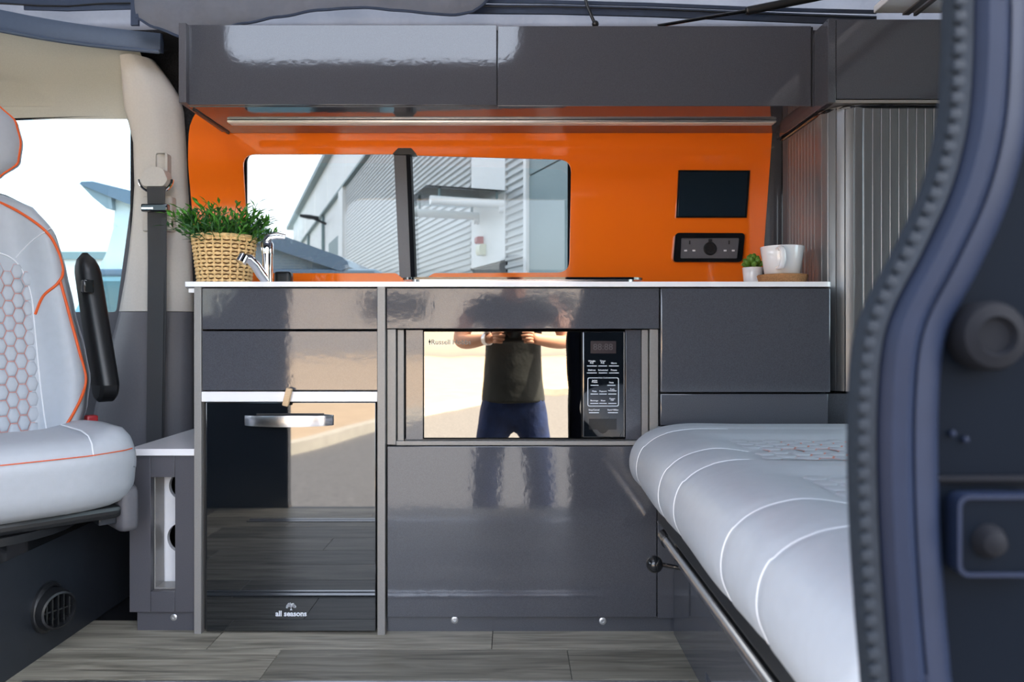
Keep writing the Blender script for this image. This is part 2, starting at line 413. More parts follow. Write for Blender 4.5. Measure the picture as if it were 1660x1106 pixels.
# door jamb at the right of the opening, close to the lens
jamb = thing('door_jamb', 'dark blue-black door jamb with ribbed rubber seal at the right edge', 'door jamb', (.30, YS, -.03))
def smooth_path(pts, n):
    out = []
    for i in range(len(pts)-1):
        p0, p1, p2, p3 = pts[max(i-1, 0)], pts[i], pts[i+1], pts[min(i+2, len(pts)-1)]
        for k in range(n):
            t = k/n; out.append(.5*((2*p1)+(p2-p0)*t+(2*p0-5*p1+4*p2-p3)*t*t+(3*p1-p0-3*p2+p3)*t**3))
    return out+[pts[-1]]
full = [Vector((.266, YS, 1.355)), Vector((.266, YS, 1.1))]+seal+[Vector((.216, YS, .2)), Vector((.22, YS, -.03))]
sp = smooth_path(full, 10)
def ribbon(offs):
    rr = []
    for i, p in enumerate(sp):
        t = (sp[min(i+1, len(sp)-1)]-sp[max(i-1, 0)]).normalized(); nrm = Vector((-t.z, 0, t.x))
        if nrm.x < 0: nrm = -nrm
        nrm = (nrm*.45+Vector((1, 0, 0))*.55)
        rr.append([p+nrm*a+Vector((0, b, 0)) for a, b in offs])
    return rr
obj('seal_lip', MB().rings(ribbon([(-.0005, .012), (.0, .004), (.004, -.002), (.010, -.004), (.013, .004), (.012, .016), (.004, .018)]), True), 'seal_rubber', jamb)
length = [0]
for a, b in zip(sp, sp[1:]): length.append(length[-1]+(b-a).length)
rib0 = None
step = .0098; q = 0; si = 0
while q < length[-1]:
    while length[si+1] < q and si < len(sp)-2: si += 1
    p = sp[si].lerp(sp[si+1], (q-length[si])/max(1e-6, length[si+1]-length[si]))
    t = (sp[si+1]-sp[si]).normalized(); a = math.atan2(t.x, -t.z)
    if .40 < p.z < .95:
        loc = p-ORG[jamb.name]+Vector((.0035, -.0012, 0))
        if rib0 is None:
            rib0 = obj('seal_rib', MB().box(-.0040, .0045, -.0020, .003, -.0034, .0034, .0018, 2), 'seal_rubber', jamb, local=True)
            rib0.location = loc; rib0.rotation_euler = (0, -a, 0)
        else: dupe(rib0, jamb, loc, (0, -a, 0))
    q += step
obj('inner_flange', MB().rings(ribbon([(.011, .012), (.013, .0), (.019, -.005), (.028, -.005), (.034, .0), (.034, .014)]), True), 'jamb_grey', jamb)
obj('jamb_step', MB().rings(ribbon([(.033, .014), (.035, -.001), (.047, .002), (.056, .012), (.056, .02)]), True), 'jamb_grey', jamb)
obj('jamb_panel', MB().rings([[(p.x+.052, YS+.016, p.z), (.46, YS+.016, p.z), (.46, YS+.03, p.z), (p.x+.052, YS+.03, p.z)] for p in sp], True), 'jamb_paint', jamb)
bx, bz = X(1612, YS), Z(545, YS)
obj('rubber_buffer', MB().lathe([(.021, .012), (.021, -.002), (.019, -.006), (.012, -.008), (.010, -.004), (.0, -.004)][:5], (bx, YS+.004, bz), 28, 'y'), 'rubber', jamb)
obj('fold_line', MB().box(X(1535, YS), .43, YS+.011, YS+.017, Z(790, YS), Z(778, YS), .002), 'rubber', jamb)
st = obj('striker_plate', plate(rrect(X(1558, YS), X(1700, YS), Z(936, YS), Z(806, YS), .006), [], YS+.004, YS+.015), 'jamb_paint', jamb)
obj('plate_edge', plate(rrect(X(1556, YS), X(1702, YS), Z(938, YS), Z(804, YS), .007), [rrect(X(1563, YS), X(1695, YS), Z(931, YS), Z(811, YS), .005)], YS+.002, YS+.015), 'jamb_grey', st)
obj('bolt', MB().lathe([(.0105, .006), (.0105, .0), (.007, -.007), (.003, -.009), (.001, -.009)], (X(1608, YS), YS+.003, Z(880, YS)), 20, 'y'), 'rubber', st)
for a, b in ((1566, 708), (1588, 718)): obj('rivet', MB().sphere((X(a, YS), YS+.014, Z(b, YS)), .0022, 10, 6), 'jamb_grey', jamb)

# ------------------------------------------------------------------ pop-top canvas and roof lid
YC = .29
def canv(u, v):
    x = -1.66+u*3.03; z = 1.478+v*.85
    f = .010*math.sin(x*17+2*math.sin(z*9))+.006*math.sin(x*41+z*20)+.004*math.sin(z*60+x*8)
    return (x, YC-.006+f*(.25+v)*.8, z)
canvas = thing('pop_top_canvas', 'grey fabric bellows of the raised pop-top above the lockers', 'canvas', (0, -.35, 1.478))
obj('far_side', MB().grid(canv, 150, 40), 'canvas', canvas, smooth=80)
def band(pts, y, h, name='zip_band'):
    rr = []
    for px, py in pts:
        x, z = X(px, y), Z(py, y); rr.append([(x, y, z-h), (x, y-.004, z-h*.9), (x, y-.004, z+h*.9), (x, y, z+h), (x, y+.003, z)])
    return obj(name, MB().rings(rr, True), 'canvas_band', canvas)
band([(760, 15), (900, 16), (1050, 20), (1200, 26), (1300, 30), (1420, 34)], YC-.030, .013)
band([(760, 2), (900, 4), (1050, 8), (1200, 14), (1300, 17), (1420, 20)], YC-.030, .005)
band([(-60, -2), (60, 4), (130, 5), (218, 4)], YC-.034, .010)
band([(40, 13), (110, 15), (215, 12)], YC-.034, .006)
zt = obj('zip', MB().tube([(X(a, .25), .25, Z(b, .25)) for a, b in ((760, 10), (900, 11), (1050, 15), (1200, 21), (1300, 25), (1420, 29))], .0018, 6), 'black_plastic', canvas)
obj('zip', MB().tube([(X(a, .25), .25, Z(b, .25)) for a, b in ((-60, 2), (60, 9), (110, 10), (160, 6), (214, 5))], .002, 6), 'black_plastic', canvas)
# hanging flap in front of the canvas
low = [(222, 30), (250, 45), (300, 62), (350, 50), (395, 39), (450, 28), (520, 17), (590, 12), (640, 17), (690, 22), (735, 25), (765, 20), (783, 10), (795, -6)]
YF = .215
def flapfn(u, v):
    px = 222+(795-222)*u; py = lerp_tab(low, px)
    zb, zt_ = Z(py, YF), Z(-120, YF)
    f = .010*math.sin(px*.045+v*3)+.007*math.sin(px*.11-v*6)+.004*math.sin(px*.023+v*14)
    return (X(px, YF), YF+f*(.15+v*.8)-.01*math.sin(PI*min(1, v*3)), zb+(zt_-zb)*v)
obj('flap', MB().grid(flapfn, 110, 30), 'canvas', canvas, smooth=80)
ed = [Vector(flapfn(i/80, 0))+Vector((0, -.002, 0)) for i in range(81)]
obj('flap_piping', MB().tube(ed, .0035, 6), 'canvas_band', canvas)
obj('flap_binding', MB().rings([[(X(213+a, YF), YF-.004+b, Z(py, YF)) for a, b in ((0, 0), (13, -.003), (13, .006), (0, .006))] for py in (-80, 20, 42)], True), 'canvas_band', canvas)
# near side with big open window, ends, lid
ny = -1.02
obj('near_side', plate([(-1.66, 1.478), (1.36, 1.478), (1.36, 2.33), (-1.66, 2.33)], [rrect(-1.15, .02, 1.76, 2.28, .08)], ny, ny+.004), 'canvas', canvas)
for xx in (-1.66, 1.36): obj('end_side', MB().box(xx-.002, xx+.002, ny, YC, 1.48, 2.33), 'canvas', canvas)
lid = obj('roof_lid', MB().box(-1.8, 1.5, -1.12, .40, 2.33, 2.38, .02), 'white_board'); tag(lid, 'pale raised roof lid over the grey pop-top canvas', 'roof')
# gas strut, bungee, white board
g = thing('gas_strut', 'black telescopic gas strut slanting above the wall locker', 'strut', (X(1070, .2), .2, 1.45))
obj('rod', MB().tube([(X(1066, .20), .20, Z(42, .20)), (X(1214, .20), .20, Z(17, .20))], .0042, 10), 'black_gloss', g)
obj('cylinder', MB().tube([(X(1209, .20), .20, Z(18, .20)), (X(1212, .20), .20, Z(17.5, .20)), (X(1690, .20), .20, Z(-78, .20))], [.008, .0105, .0105], 12), 'black_plastic', g)
b_ = thing('bungee_cord', 'thin black cord with knob end hanging down to the locker top', 'cord', (X(966, .2), .2, 1.45))
obj('cord', MB().tube([(X(880, .2), .2, 2.33), (X(945, .2), .2, Z(-20, .2)), (X(952, .2), .2, Z(10, .2)), (X(964, .2), .2, Z(38, .2))], .004, 8), 'black_plastic', b_)
obj('knob', MB().sphere((X(965, .2), .2, Z(39, .2)), .009, 12, 8), 'black_plastic', b_)
bd = thing('roof_bed_board', 'white roof-bed board showing above the rear locker at top right', 'board', (1.2, -.3, 1.45))
obj('panel', MB().box(.875, 1.34, -.95, .12, 1.452, 1.470, .003), 'white_board', bd)
obj('edge_strip', MB().box(.945, .962, -.95, .12, 1.4475, 1.452, .001), 'grey_trim', bd)
obj('edge_strip', MB().box(.972, .980, -.95, .12, 1.4455, 1.452, .001), 'grey_matt', bd)

# ================================================================== KITCHEN UNITS (fronts at y = 0)
def front(mb, x0, x1, y0, y1, ya=-.018, yb=0.0, b=.0012):
    return mb.box(X(x0), X(x1), ya, yb, Z(y1), Z(y0), b, 2)
ZW1 = Z(458); ZW0 = Z(466)
worktop = tag(obj("worktop", MB().prism(rnd_poly([(X(308), -.026), (X(1343), -.026), (X(1343), .395), (-.84, .395), (-.82, .20)], [.003, .02, .001, .001, .001]), ZW0, ZW1, "z"), "white_top"), "long white worktop running over all the kitchen cabinets", "worktop")

# --- column with two drawer fronts over the fridge
u1 = thing('fridge_cabinet', 'tall dark grey gloss cabinet column housing drawers above the black fridge', 'cabinet', (X(473), .2, 0))
obj('side_panel', MB().box(X(320.5), X(332), -.020, .40, 0, ZW0, .001), 'grey_edge', u1)
obj('side_panel', MB().box(X(615), X(627.5), -.026, .40, -0.0, ZW0, .001), 'grey_edge', u1)
d = obj('drawer', front(MB(), 333, 614.5, 468, 534), 'grey_gloss', u1)
d = obj('drawer', front(MB(), 333, 614.5, 537, 632), 'grey_gloss', u1)
obj('back_panel', MB().box(X(332), X(615), .375, .395, 0, ZW0), 'grey_matt', u1)
obj('inner_rail', MB().box(X(332), X(615), .002, .37, Z(640), Z(633)), 'black_plastic', u1)
obj('white_shelf', MB().box(X(333), X(614.5), -.022, .36, Z(650), Z(634), .001), 'white_top', u1)
pg = MB(); cx, cz = X(472.5), Z(642); bm = bmesh.new(); bmesh.ops.create_cube(bm, size=1)
for v in bm.verts: v.co = (v.co.x*.0135, v.co.y*.012, v.co.z*.041)
bmesh.ops.bevel(bm, geom=bm.edges[:], offset=.0025, segments=2, profile=.5, affect='EDGES')
pg.bm(bm, Matrix.Translation((cx, -.030, cz)) @ Matrix.Rotation(math.radians(14), 4, 'Y'))
tl = obj('turn_latch', pg, 'wood_peg', u1); tl['label'] = 'pale wooden turn latch'
obj('edging', MB().box(X(308.5), X(320), -.010, .38, Z(475), Z(468), .0008), 'white_top', u1)

# --- fridge
fr = thing('fridge', 'built-in fridge with glossy black door and chrome bar handle', 'fridge', (X(475), .18, Z(1021)))
obj('body', MB().box(X(336), X(612), .012, .37, Z(1019), Z(652)), 'black_plastic', fr)
dr = obj('door', MB().box(X(338.5), X(611.5), -.016, .010, Z(1019.5), Z(651), .002), 'black_glass', fr)
obj('trim_strip', MB().box(X(333.5), X(337), -.006, .01, Z(1019), Z(652)), 'black_plastic', fr)
obj('trim_strip', MB().box(X(612.2), X(614.5), -.006, .01, Z(1019), Z(652)), 'black_plastic', fr)
hp = []
for i in range(21):
    t = i/20; xx = X(402)+t*(X(543)-X(402)); yy = -.018-.022*math.sin(PI*t)**.6; hh = .0125*(.88+.12*math.sin(PI*t)); zc = Z(680)-.002*math.cos(2*PI*t)*0
    hp.append([(xx, yy-.003, zc-hh), (xx, yy-.0045, zc), (xx, yy-.003, zc+hh), (xx, yy+.003, zc+hh), (xx, yy+.003, zc-hh)])
obj('handle', MB().rings(hp, True), 'steel', dr, smooth=50)
obj('handle_recess', MB().box(X(420), X(528), -.0185, -.015, Z(676), Z(669), .001), 'black_plastic', dr)
text('lettering', 'all seasons', .0165, (X(475.5), -.0166, Z(991)), 'print_white', dr, bold=.0005)
em = MB(); ex, ez = X(475.5), Z(979)
def dot(x, z, r): em.lathe([(r, 0), (r, -.0004)], (x, -.0162, z), 8, 'y')
def twig(a, b, w):
    a, b = Vector((a[0], 0, a[1])), Vector((b[0], 0, b[1])); n_ = (b-a).cross(Vector((0, 1, 0))).normalized()*w
    em.add([(p.x+ex, -.0167, p.z+ez) for p in (a-n_, a+n_, b+n_*.6, b-n_*.6)], [(0, 1, 2, 3)])
twig((0, -.0085), (0, .004), .0009); twig((-.0022, -.0088), (0, -.004), .0006); twig((.0022, -.0088), (0, -.004), .0006)
for a, b in (((0, -.002), (-.006, .002)), ((0, -.001), (.006, .003)), ((0, .001), (-.003, .006)), ((0, .002), (.0035, .0065))): twig(a, b, .0005)
for k in range(64):
    a = random.uniform(-.35, PI+.35); r = .0105*math.sqrt(random.uniform(.18, 1)); dot(ex+r*math.cos(a)*1.0, ez-.001+r*math.sin(a)*.82, random.uniform(.0009, .0015))
obj('tree_emblem', em, 'print_white', dr, smooth=0)

# --- microwave bay, lower door, plinth
u2 = thing('microwave_cabinet', 'wide dark grey gloss cabinet with microwave bay above a large flap', 'cabinet', (X(845), .2, 0))
obj('fascia', front(MB(), 629, 1066, 468, 533), 'grey_gloss', u2)
for a, b, c, e_ in ((629, 643, 720, 534), (1052, 1065.5, 720, 534), (643.5, 1051.5, 721, 714)): obj('bay_frame', MB().box(X(a), X(b), -.012, .36, Z(c), Z(e_), .001), 'grey_edge', u2)
for a, b in ((645, 655), (1040, 1050)): obj('bay_reveal', MB().box(X(a), X(b), -.004, .34, Z(714), Z(535), .0006), 'grey_edge', u2)
obj('bay_panel', MB().box(X(658), X(686), -.001, .012, Z(713), Z(535), .0008), 'grey_gloss', u2)
obj('bay_panel', MB().box(X(1014), X(1039), -.001, .012, Z(713), Z(535), .0008), 'grey_gloss', u2)
obj('bay_rail', MB().box(X(656), X(1040), .0, .30, Z(716), Z(711.5), .0005), 'black_plastic', u2)
obj('bay_back', MB().box(X(629), X(1065), .365, .39, 0, ZW0), 'grey_matt', u2)
obj('flap_door', front(MB(), 630, 1062, 722, 996), 'grey_gloss', u2)
obj('filler_panel', front(MB(), 1063.5, 1096, 690, 998, -.017, .0), 'grey_gloss', u2)
obj('carcass', MB().box(X(629), X(1066), .001, .36, Z(996), Z(722)), 'black_plastic', u2)
pl_ = obj('plinth', MB().box(X(628), X(1097), -.003, -.0005, 0, Z(998)), 'grey_gloss', u2)
def screwcap(px, py, y, par, r=.0062):
    s_ = obj('screw_cap', MB().lathe([(r, 0), (r, -.0016), (r*.8, -.0026), (r*.34, -.0026), (r*.30, -.0012), (.0006, -.0012)], (X(px, y), y, Z(py, y)), 18, 'y'), 'alu', par)
screwcap(737, 1005, -.003, pl_, .0082); screwcap(977, 1007, -.003, pl_, .0082)

# --- microwave
mw = thing('microwave', 'black microwave with mirrored door and touch control panel in its bay', 'microwave', (X(850), .15, Z(711.5)))
YM = -.006
obj('body', MB().box(X(688), X(1012), YM+.013, .30, Z(710), Z(537.5), .002), 'black_plastic', mw)
md = obj('door', MB().box(X(687), X(942.5), YM, YM+.012, Z(710), Z(537), .003, 2), 'black_gloss', mw)
obj('mirror_glass', MB().box(X(688.2), X(941.5), YM-.0006, YM+.0, Z(709), Z(538)), 'mirror_bronze', md)
text('lettering', 'Russell Hobbs', .0158, (X(731.5), YM-.0009, Z(555)), 'print_grey', md, bold=.0001)
em = MB(); em.lathe([(.0028, 0), (.0028, -.0003)], (X(697), YM-.0006, Z(554)), 10, 'y').box(X(697)-.0009, X(697)+.0009, YM-.0009, YM-.0006, Z(559), Z(550))
obj('maker_emblem', em, 'print_grey', md, smooth=0)
mp_ = obj('control_panel', MB().box(X(944), X(1012), YM, YM+.012, Z(709.5), Z(537), .003, 2), 'black_glass', mw)
obj('panel_edge', MB().box(X(1010.4), X(1011.6), YM-.0006, YM+.002, Z(708), Z(539)), 'grey_edge', mp_)
obj('display', MB().box(X(957), X(998), YM-.0004, YM, Z(573), Z(553)), 'display', mp_)
mat('seg_dim', (.06, .05, .055), .4)
text('display_digits', '88:88', .0205, (X(977), YM-.0006, Z(563)), 'seg_dim', mp_)
def mlabel(body, px, py, w, lines=1, s=.0054):
    text('key_lettering', body, s, (X(px), YM-.0005, Z(py-4.5-(2.0 if lines == 2 else 0))), 'print_white', mp_, bold=.00008)
    obj('key_line', MB().box(X(px-w/2), X(px+w/2), YM-.0005, YM, Z(py+.55), Z(py-.55)), 'print_white', mp_, smooth=0)
mlabel('Weight\nAdj.', 959, 593.3, 16, 2); mlabel('Timer\nAdj.', 976.5, 593.3, 14, 2); mlabel('Micro', 994.5, 593.3, 16)
mlabel('Defrost', 959, 604.5, 16); mlabel('Scheduled', 977, 604.5, 14); mlabel('Preset', 994.5, 604.5, 16)
fx0, fx1, fz0, fz1 = X(952), X(1002.5), Z(658.5), Z(612)
out_ = rrect(fx0, fx1, fz0, fz1, .004); inn_ = rrect(fx0+.0014, fx1-.0014, fz0+.0014, fz1-.0014, .003)
obj('key_frame', plate(out_, [inn_], YM-.0006, YM), 'print_white', mp_, smooth=0)
obj('frame_gap', MB().box(X(969), X(985), YM-.0008, YM, Z(614), Z(610)), 'black_glass', mp_)
text('key_lettering', 'Auto Cook', .0046, (X(977), YM-.0011, Z(612.3)), 'print_white', mp_, bold=.00006)
mlabel('Jacket\nPotato', 963.5, 624.5, 13, 2, .0048); mlabel('Pasta', 990.5, 624.5, 13, 1, .005)
mlabel('Pizza', 963, 638.6, 12, 1, .005); mlabel('Popcorn', 977, 638.6, 12, 1, .0048); mlabel('Fresh\nVegetables', 992, 638.6, 13, 2, .0044)
mlabel('Beverage', 963, 653.8, 13, 1, .0048); mlabel('Meat', 977, 653.8, 12, 1, .005); mlabel('Frozen\nFish', 992, 653.8, 13, 2, .0046)
mlabel('Stop/Cancel', 962.5, 668.8, 16, 1, .005); mlabel('Start/+30Sec', 993, 668.8, 16, 1, .0048)
bt = [(X(954.5), Z(696)), (X(954.5), Z(679)), (X(999), Z(679)), (X(999), Z(696)), (X(986), Z(696)), (X(981), Z(701)), (X(976.5), Z(702.5)), (X(972), Z(701)), (X(967), Z(696))]
obj('release_button', MB().prism(bt, YM-.0015, YM), 'black_gloss', mp_)

# --- drawer unit at the right
u3 = thing('drawer_cabinet', 'dark grey gloss drawer cabinet beneath the mug, partly behind the bed', 'cabinet', (X(1205), .2, 0))
obj('drawer', front(MB(), 1068, 1340, 468, 635, -.022, .0, .003), 'grey_gloss', u3)
obj('drawer', front(MB(), 1068, 1337, 637.5, 688, -.020, .0, .002), 'grey_gloss', u3)
obj('carcass', MB().box(X(1068), X(1338), .001, .38, 0, ZW0), 'black_plastic', u3)

# --- low cabinet beside the driver seat
lc = thing('low_cabinet', 'low grey cabinet with white top and tall open slot beside the fridge', 'cabinet', (X(268), .2, 0))
fx = [(213.5, 245), (245, 287), (287, 321)]
obj('front_stile', MB().box(X(213.5), X(247.5), -.010, .008, Z(990), Z(738), .0008), 'grey_matt', lc)
obj('front_stile', MB().box(X(287), X(320), -.010, .008, Z(990), Z(738), .0008), 'grey_matt', lc)
obj('front_rail', MB().box(X(248), X(286.5), -.010, .008, Z(772.5), Z(738), .0008), 'grey_matt', lc)
obj('front_rail', MB().box(X(248), X(286.5), -.010, .008, Z(990), Z(957), .0008), 'grey_matt', lc)
obj('slot_reveal', MB().box(X(247.5), X(249.5), .008, .05, Z(957), Z(772)).box(X(249), X(287), .008, .05, Z(957), Z(954.5)), 'grey_edge', lc)
Yi = .055
hole = lambda px, py, r: [(X(px, Yi)+r*math.cos(2*PI*k/28), Z(py, Yi)+r*math.sin(2*PI*k/28)) for k in range(28)]
obj('inner_panel', plate([(X(258, Yi), Z(975, Yi)), (X(320, Yi), Z(975, Yi)), (X(320, Yi), Z(760, Yi)), (X(258, Yi), Z(760, Yi))], [hole(296, 788, .032), hole(296, 872, .036)], Yi, Yi+.012), 'white_board', lc)
obj('hinge_plate', MB().box(X(254, .05), X(264, .05), .045, .053, Z(927, .05), Z(909, .05), .001), 'steel', lc)
obj('carcass', MB().box(X(214), X(216), .008, .37, 0.04, Z(740)).box(X(316), X(320), .008, .37, .04, Z(740)).box(X(214), X(320), .33, .345, .04, Z(740)), 'black_plastic', lc)
lp = obj('plinth', MB().box(X(222), X(320), .002, .014, 0, Z(990)), 'grey_matt', lc)
screwcap(282, 1001, .0019, lp, .0075)
obj('white_top', MB().box(X(212.5), X(320.3), -.018, .335, Z(737), Z(726), .0012), 'white_top', lc)

# ================================================================== WALL LOCKERS
YL = .142
zb, zt = Z(170, YL), Z(40, YL)
wlk = thing('wall_locker', 'long dark grey gloss wall locker with two lift-up doors over the window', 'locker', (X(810, YL), .27, zb))
obj('door', MB().box(X(303, YL), X(805.2, YL), YL, YL+.018, zb, zt, .0012), 'grey_gloss', wlk)
obj('door', MB().box(X(806.8, YL), X(1315, YL), YL, YL+.018, zb-.003, zt-.003, .0012), 'grey_gloss', wlk)
obj('end_panel', MB().box(X(289.5, .125), X(301.5, .125), .125, .397, Z(166, .125), Z(37, .125), .001), 'grey_matt', wlk)
obj('bottom_board', MB().box(X(303, YL), X(1320, YL), YL+.012, .397, zb-.002, zb+.014), 'grey_gloss', wlk)
obj('bottom_edging', MB().tube([(X(306, YL), YL+.03, zb-.003), (X(370, .39), .392, zb-.003)], .004, 6), 'black_plastic', wlk)
obj('carcass', MB().box(X(303, YL), X(1317, YL), YL+.020, .29, zb+.016, zt-.012), 'black_plastic', wlk)
obj('end_gap', MB().box(X(1316, YL), X(1319, YL), YL+.004, .39, zb, zt-.004), 'black_plastic', wlk)
lb = thing('light_bar', 'slim aluminium light bar fixed under the long wall locker', 'light', (0, .277, zb-.012))
obj('housing', MB().box(X(371, .277), X(1256, .277), .263, .291, zb-.009, zb-.002, .002), 'alu', lb)
obj('diffuser', MB().box(X(373, .277), X(1253, .277), .266, .288, zb-.011, zb-.0088, .001), 'led_off', lb)
YR = .053
rl = thing('rear_locker', 'shorter dark gloss locker above the tambour cabinet at right', 'locker', (1.0, .2, Z(165, YR)))
obj('side_panel', MB().box(.737, .755, YR, .397, Z(166, YR), Z(30, YR), .0012), 'grey_gloss', rl)
obj('door', MB().box(.757, 1.55, YR+.001, YR+.018, Z(160, YR), Z(31, YR), .0012), 'grey_gloss', rl)
obj('bottom_board', MB().box(.756, 1.55, YR+.004, .397, Z(166, YR), Z(161, YR), .001), 'grey_edge', rl)
obj('carcass', MB().box(.758, 1.55, YR+.019, .39, Z(160, YR), Z(34, YR)), 'black_plastic', rl)

# --- tall cabinet with tambour (slatted roller) skin round the corner
XS, YT = .748, .062
zt0, zt1 = Z(635, YT), Z(170, YT)
tc_ = thing('tambour_cabinet', 'tall cabinet with curved silver slatted roller door at right of worktop', 'cabinet', (1.05, .2, 0))
obj('base_panel', MB().box(XS-.012, 1.55, YT-.012, YT+.006, 0, zt0-.004, .001), 'grey_gloss', tc_)
obj('carcass', MB().box(XS+.03, 1.55, YT+.05, .39, 0, zt1), 'black_plastic', tc_)
obj('guide_post', MB().box(XS-.003, XS+.02, YW-.066, YW-.028, ZW1, zt1+.0, .002), 'grey_trim', tc_)
obj('guide_post', MB().box(XS+.002, XS+.02, YW-.027, YW-.006, ZW1, zt1+.0, .002), 'black_gloss', tc_)
tk = MB().tube([(XS-.002, YW-.02, zt1-.004), (XS-.002, YT+.09, zt1-.004), (XS+.008, YT+.04, zt1-.004), (XS+.04, YT+.008, zt1-.004), (XS+.09, YT-.002, zt1-.004), (1.55, YT-.002, zt1-.004)], .005, 8)
obj('guide_track', tk, 'black_gloss', tc_)
SW = .0206; R = .075
path = []
yy = YW-.070
while yy > YT+R: path.append((XS, yy, PI/2)); yy -= SW
na = 6
for k in range(na):
    a = (k+.5)/na*PI/2; path.append((XS+R-R*math.cos(a), YT+R-R*math.sin(a), PI/2-a))
xx = XS+R+SW*.5
while xx < 1.5: path.append((xx, YT, 0)); xx += SW
sl0 = None
for (px_, py_, ang) in path:
    z0 = ZW1+.001 if py_ > YT+R*.6 and px_ < XS+.02 else zt0
    key = z0
    loc = Vector((px_, py_, 0))-ORG[tc_.name]
    # cross-section of a slat: crowned front, in local x (width) / y (depth)
    if sl0 is None: sl0 = {}
    if key not in sl0:
        w = SW*.5-.0006
        pr = [(-w, .004), (-w, -.0006), (-w*.86, -.0016), (-w*.3, -.0019), (w*.3, -.0019), (w*.86, -.0016), (w, -.0006), (w, .004)]
        sl0[key] = obj('slat', MB().prism(pr, z0, zt1, 'z'), 'alu_slat', tc_, local=True, smooth=12)
        sl0[key].location = loc; sl0[key].rotation_euler = (0, 0, -ang)
    else: dupe(sl0[key], tc_, loc, (0, 0, -ang))

# ================================================================== CAB: pillar, belt, seat
def loft(rows, profile, n=3):
    """rows: (py, px_left, px_right, y) ; profile: (u, dy)"""
    rr = []
    for py, xl, xr, y in rows: rr.append([(X(xl+(xr-xl)*u, y), y+dy, Z(py, y)) for u, dy in profile])
    return MB().rings(rr, True, True)
pil_prof = [(0, .03), (.0, .006), (.10, -.012), (.30, -.020), (.52, -.022), (.66, -.018), (.76, -.006), (.90, .004), (1, .020), (1, .04)]
top_rows = [(92, 193, 241, .33), (120, 195, 262, .345), (150, 197, 281, .36), (175, 200, 288, .37), (200, 207, 290, .38), (230, 214, 292, .385), (300, 216, 295, .39), (350, 213, 298, .39), (400, 208, 301, .39), (450, 201, 303, .39), (505, 191, 304, .39)]
low_rows = [(506, 191, 305, .388), (530, 185, 305, .388), (560, 177, 305, .388), (600, 167, 305, .388), (660, 152, 305, .388), (730, 140, 305, .388), (820, 140, 305, .388), (960, 140, 305, .388)]
pil = thing('door_pillar', 'beige and grey door pillar trim between cab window and orange panel', 'pillar', (X(250, .4), .4, 0))
obj('upper_cover', loft(top_rows, pil_prof), 'beige_trim', pil, smooth=60)
obj('lower_cover', loft(low_rows, pil_prof), 'grey_trim', pil, smooth=60)
Yq = .362
obj('adjuster_slot', plate(rrect(X(251, Yq), X(268, Yq), Z(300, Yq), Z(246, Yq), .008), [rrect(X(253, Yq), X(272, Yq), Z(304, Yq), Z(248.5, Yq), .006)], Yq-.002, Yq+.02), 'beige_trim', pil)
obj('belt_guide', MB().box(X(230, Yq), X(279, Yq), Yq-.003, Yq+.03, Z(375, Yq), Z(318, Yq), .006), 'beige_trim', pil)
sb = thing('seat_belt', 'black seat belt hanging down the beige door pillar', 'seat belt', (X(254, .35), .35, .4))
YB = .342
obj('anchor_cover', MB().prism(rnd_poly([(X(a, YB), Z(b, YB)) for a, b in ((232, 294), (242, 276), (256, 272), (270, 277), (277, 294), (270, 304), (238, 304))], [.006]*7), YB-.020, YB+.018), 'beige_trim', sb)
ring = []
for k in range(25):
    a = PI+PI*k/24; ring.append((X(254.5, YB)+.044*math.cos(a), YB-.006, Z(292, YB)+.034*math.sin(a)))
obj('loop_ring', MB().tube(ring, .0055, 10), 'chrome', sb)
def beltfn(rows):
    return MB().rings([[(X(a, y), y, Z(py, y)), (X(b, y), y, Z(py, y)), (X(b, y), y+.0018, Z(py, y)), (X(a, y), y+.0018, Z(py, y))] for py, a, b, y in rows], True)
obj('webbing', beltfn([(303, 238, 268, .322), (330, 239, 267, .322), (360, 239, 267, .338), (420, 239.5, 266, .338), (500, 239, 265.5, .338), (600, 238, 264, .338), (735, 237, 262, .338)]), 'belt', sb)
obj('webbing_fold', beltfn([(345, 262, 270, .334), (500, 258, 269.5, .341), (735, 256, 265, .345)]), 'belt', sb)
obj('tongue', MB().box(X(231, .32), X(274, .32), .309, .330, Z(344, .32), Z(331, .32), .004), 'black_gloss', sb)
obj('tongue_blade', MB().box(X(233, .32), X(252, .32), .306, .309, Z(341, .32), Z(337, .32), .001), 'chrome', sb)

# --- driver seat, swivelled toward the living space (built in its own frame, facing local -y)
seat = thing('driver_seat', 'pale grey leather swivel seat with hexagon quilting and orange piping', 'seat', (-1.117, -.150, 0), math.radians(45))
ORG[seat.name] = Vector((0, 0, 0))
def rbox(cx, cy, cz, hx, hy, hz, r, n=14, fn=None):
    bm = bmesh.new(); bmesh.ops.create_cube(bm, size=2); bmesh.ops.subdivide_edges(bm, edges=bm.edges[:], cuts=n, use_grid_fill=True)
    for v in bm.verts:
        p = Vector((v.co.x*hx, v.co.y*hy, v.co.z*hz)); q = Vector((max(-hx+r, min(hx-r, p.x)), max(-hy+r, min(hy-r, p.y)), max(-hz+r, min(hz-r, p.z))))
        d_ = p-q
        if d_.length > 1e-6: p = q+d_.normalized()*min(r, max(abs(d_.x), abs(d_.y), abs(d_.z)))
        p += Vector((cx, cy, cz)); v.co = fn(p) if fn else p
    return MB().bm(bm)
def cush(p):
    q = p.copy(); a = abs(p.x)/.26
    if p.z > .40:
        q.z += .016*sm(.55, .85, a)*sm(.40, .46, p.z)-.012*sm(.9, 1.0, a)
    q.z += .02*sm(-.05, .2, p.y)*-1*(1 if p.z > .4 else 0)
    q.y += .02*sm(.45, .30, p.z)*(1 if p.y < -.1 else 0)*1.2
    if p.y < -.15: q.y += .035*sm(.5, 1.0, a)
    return q
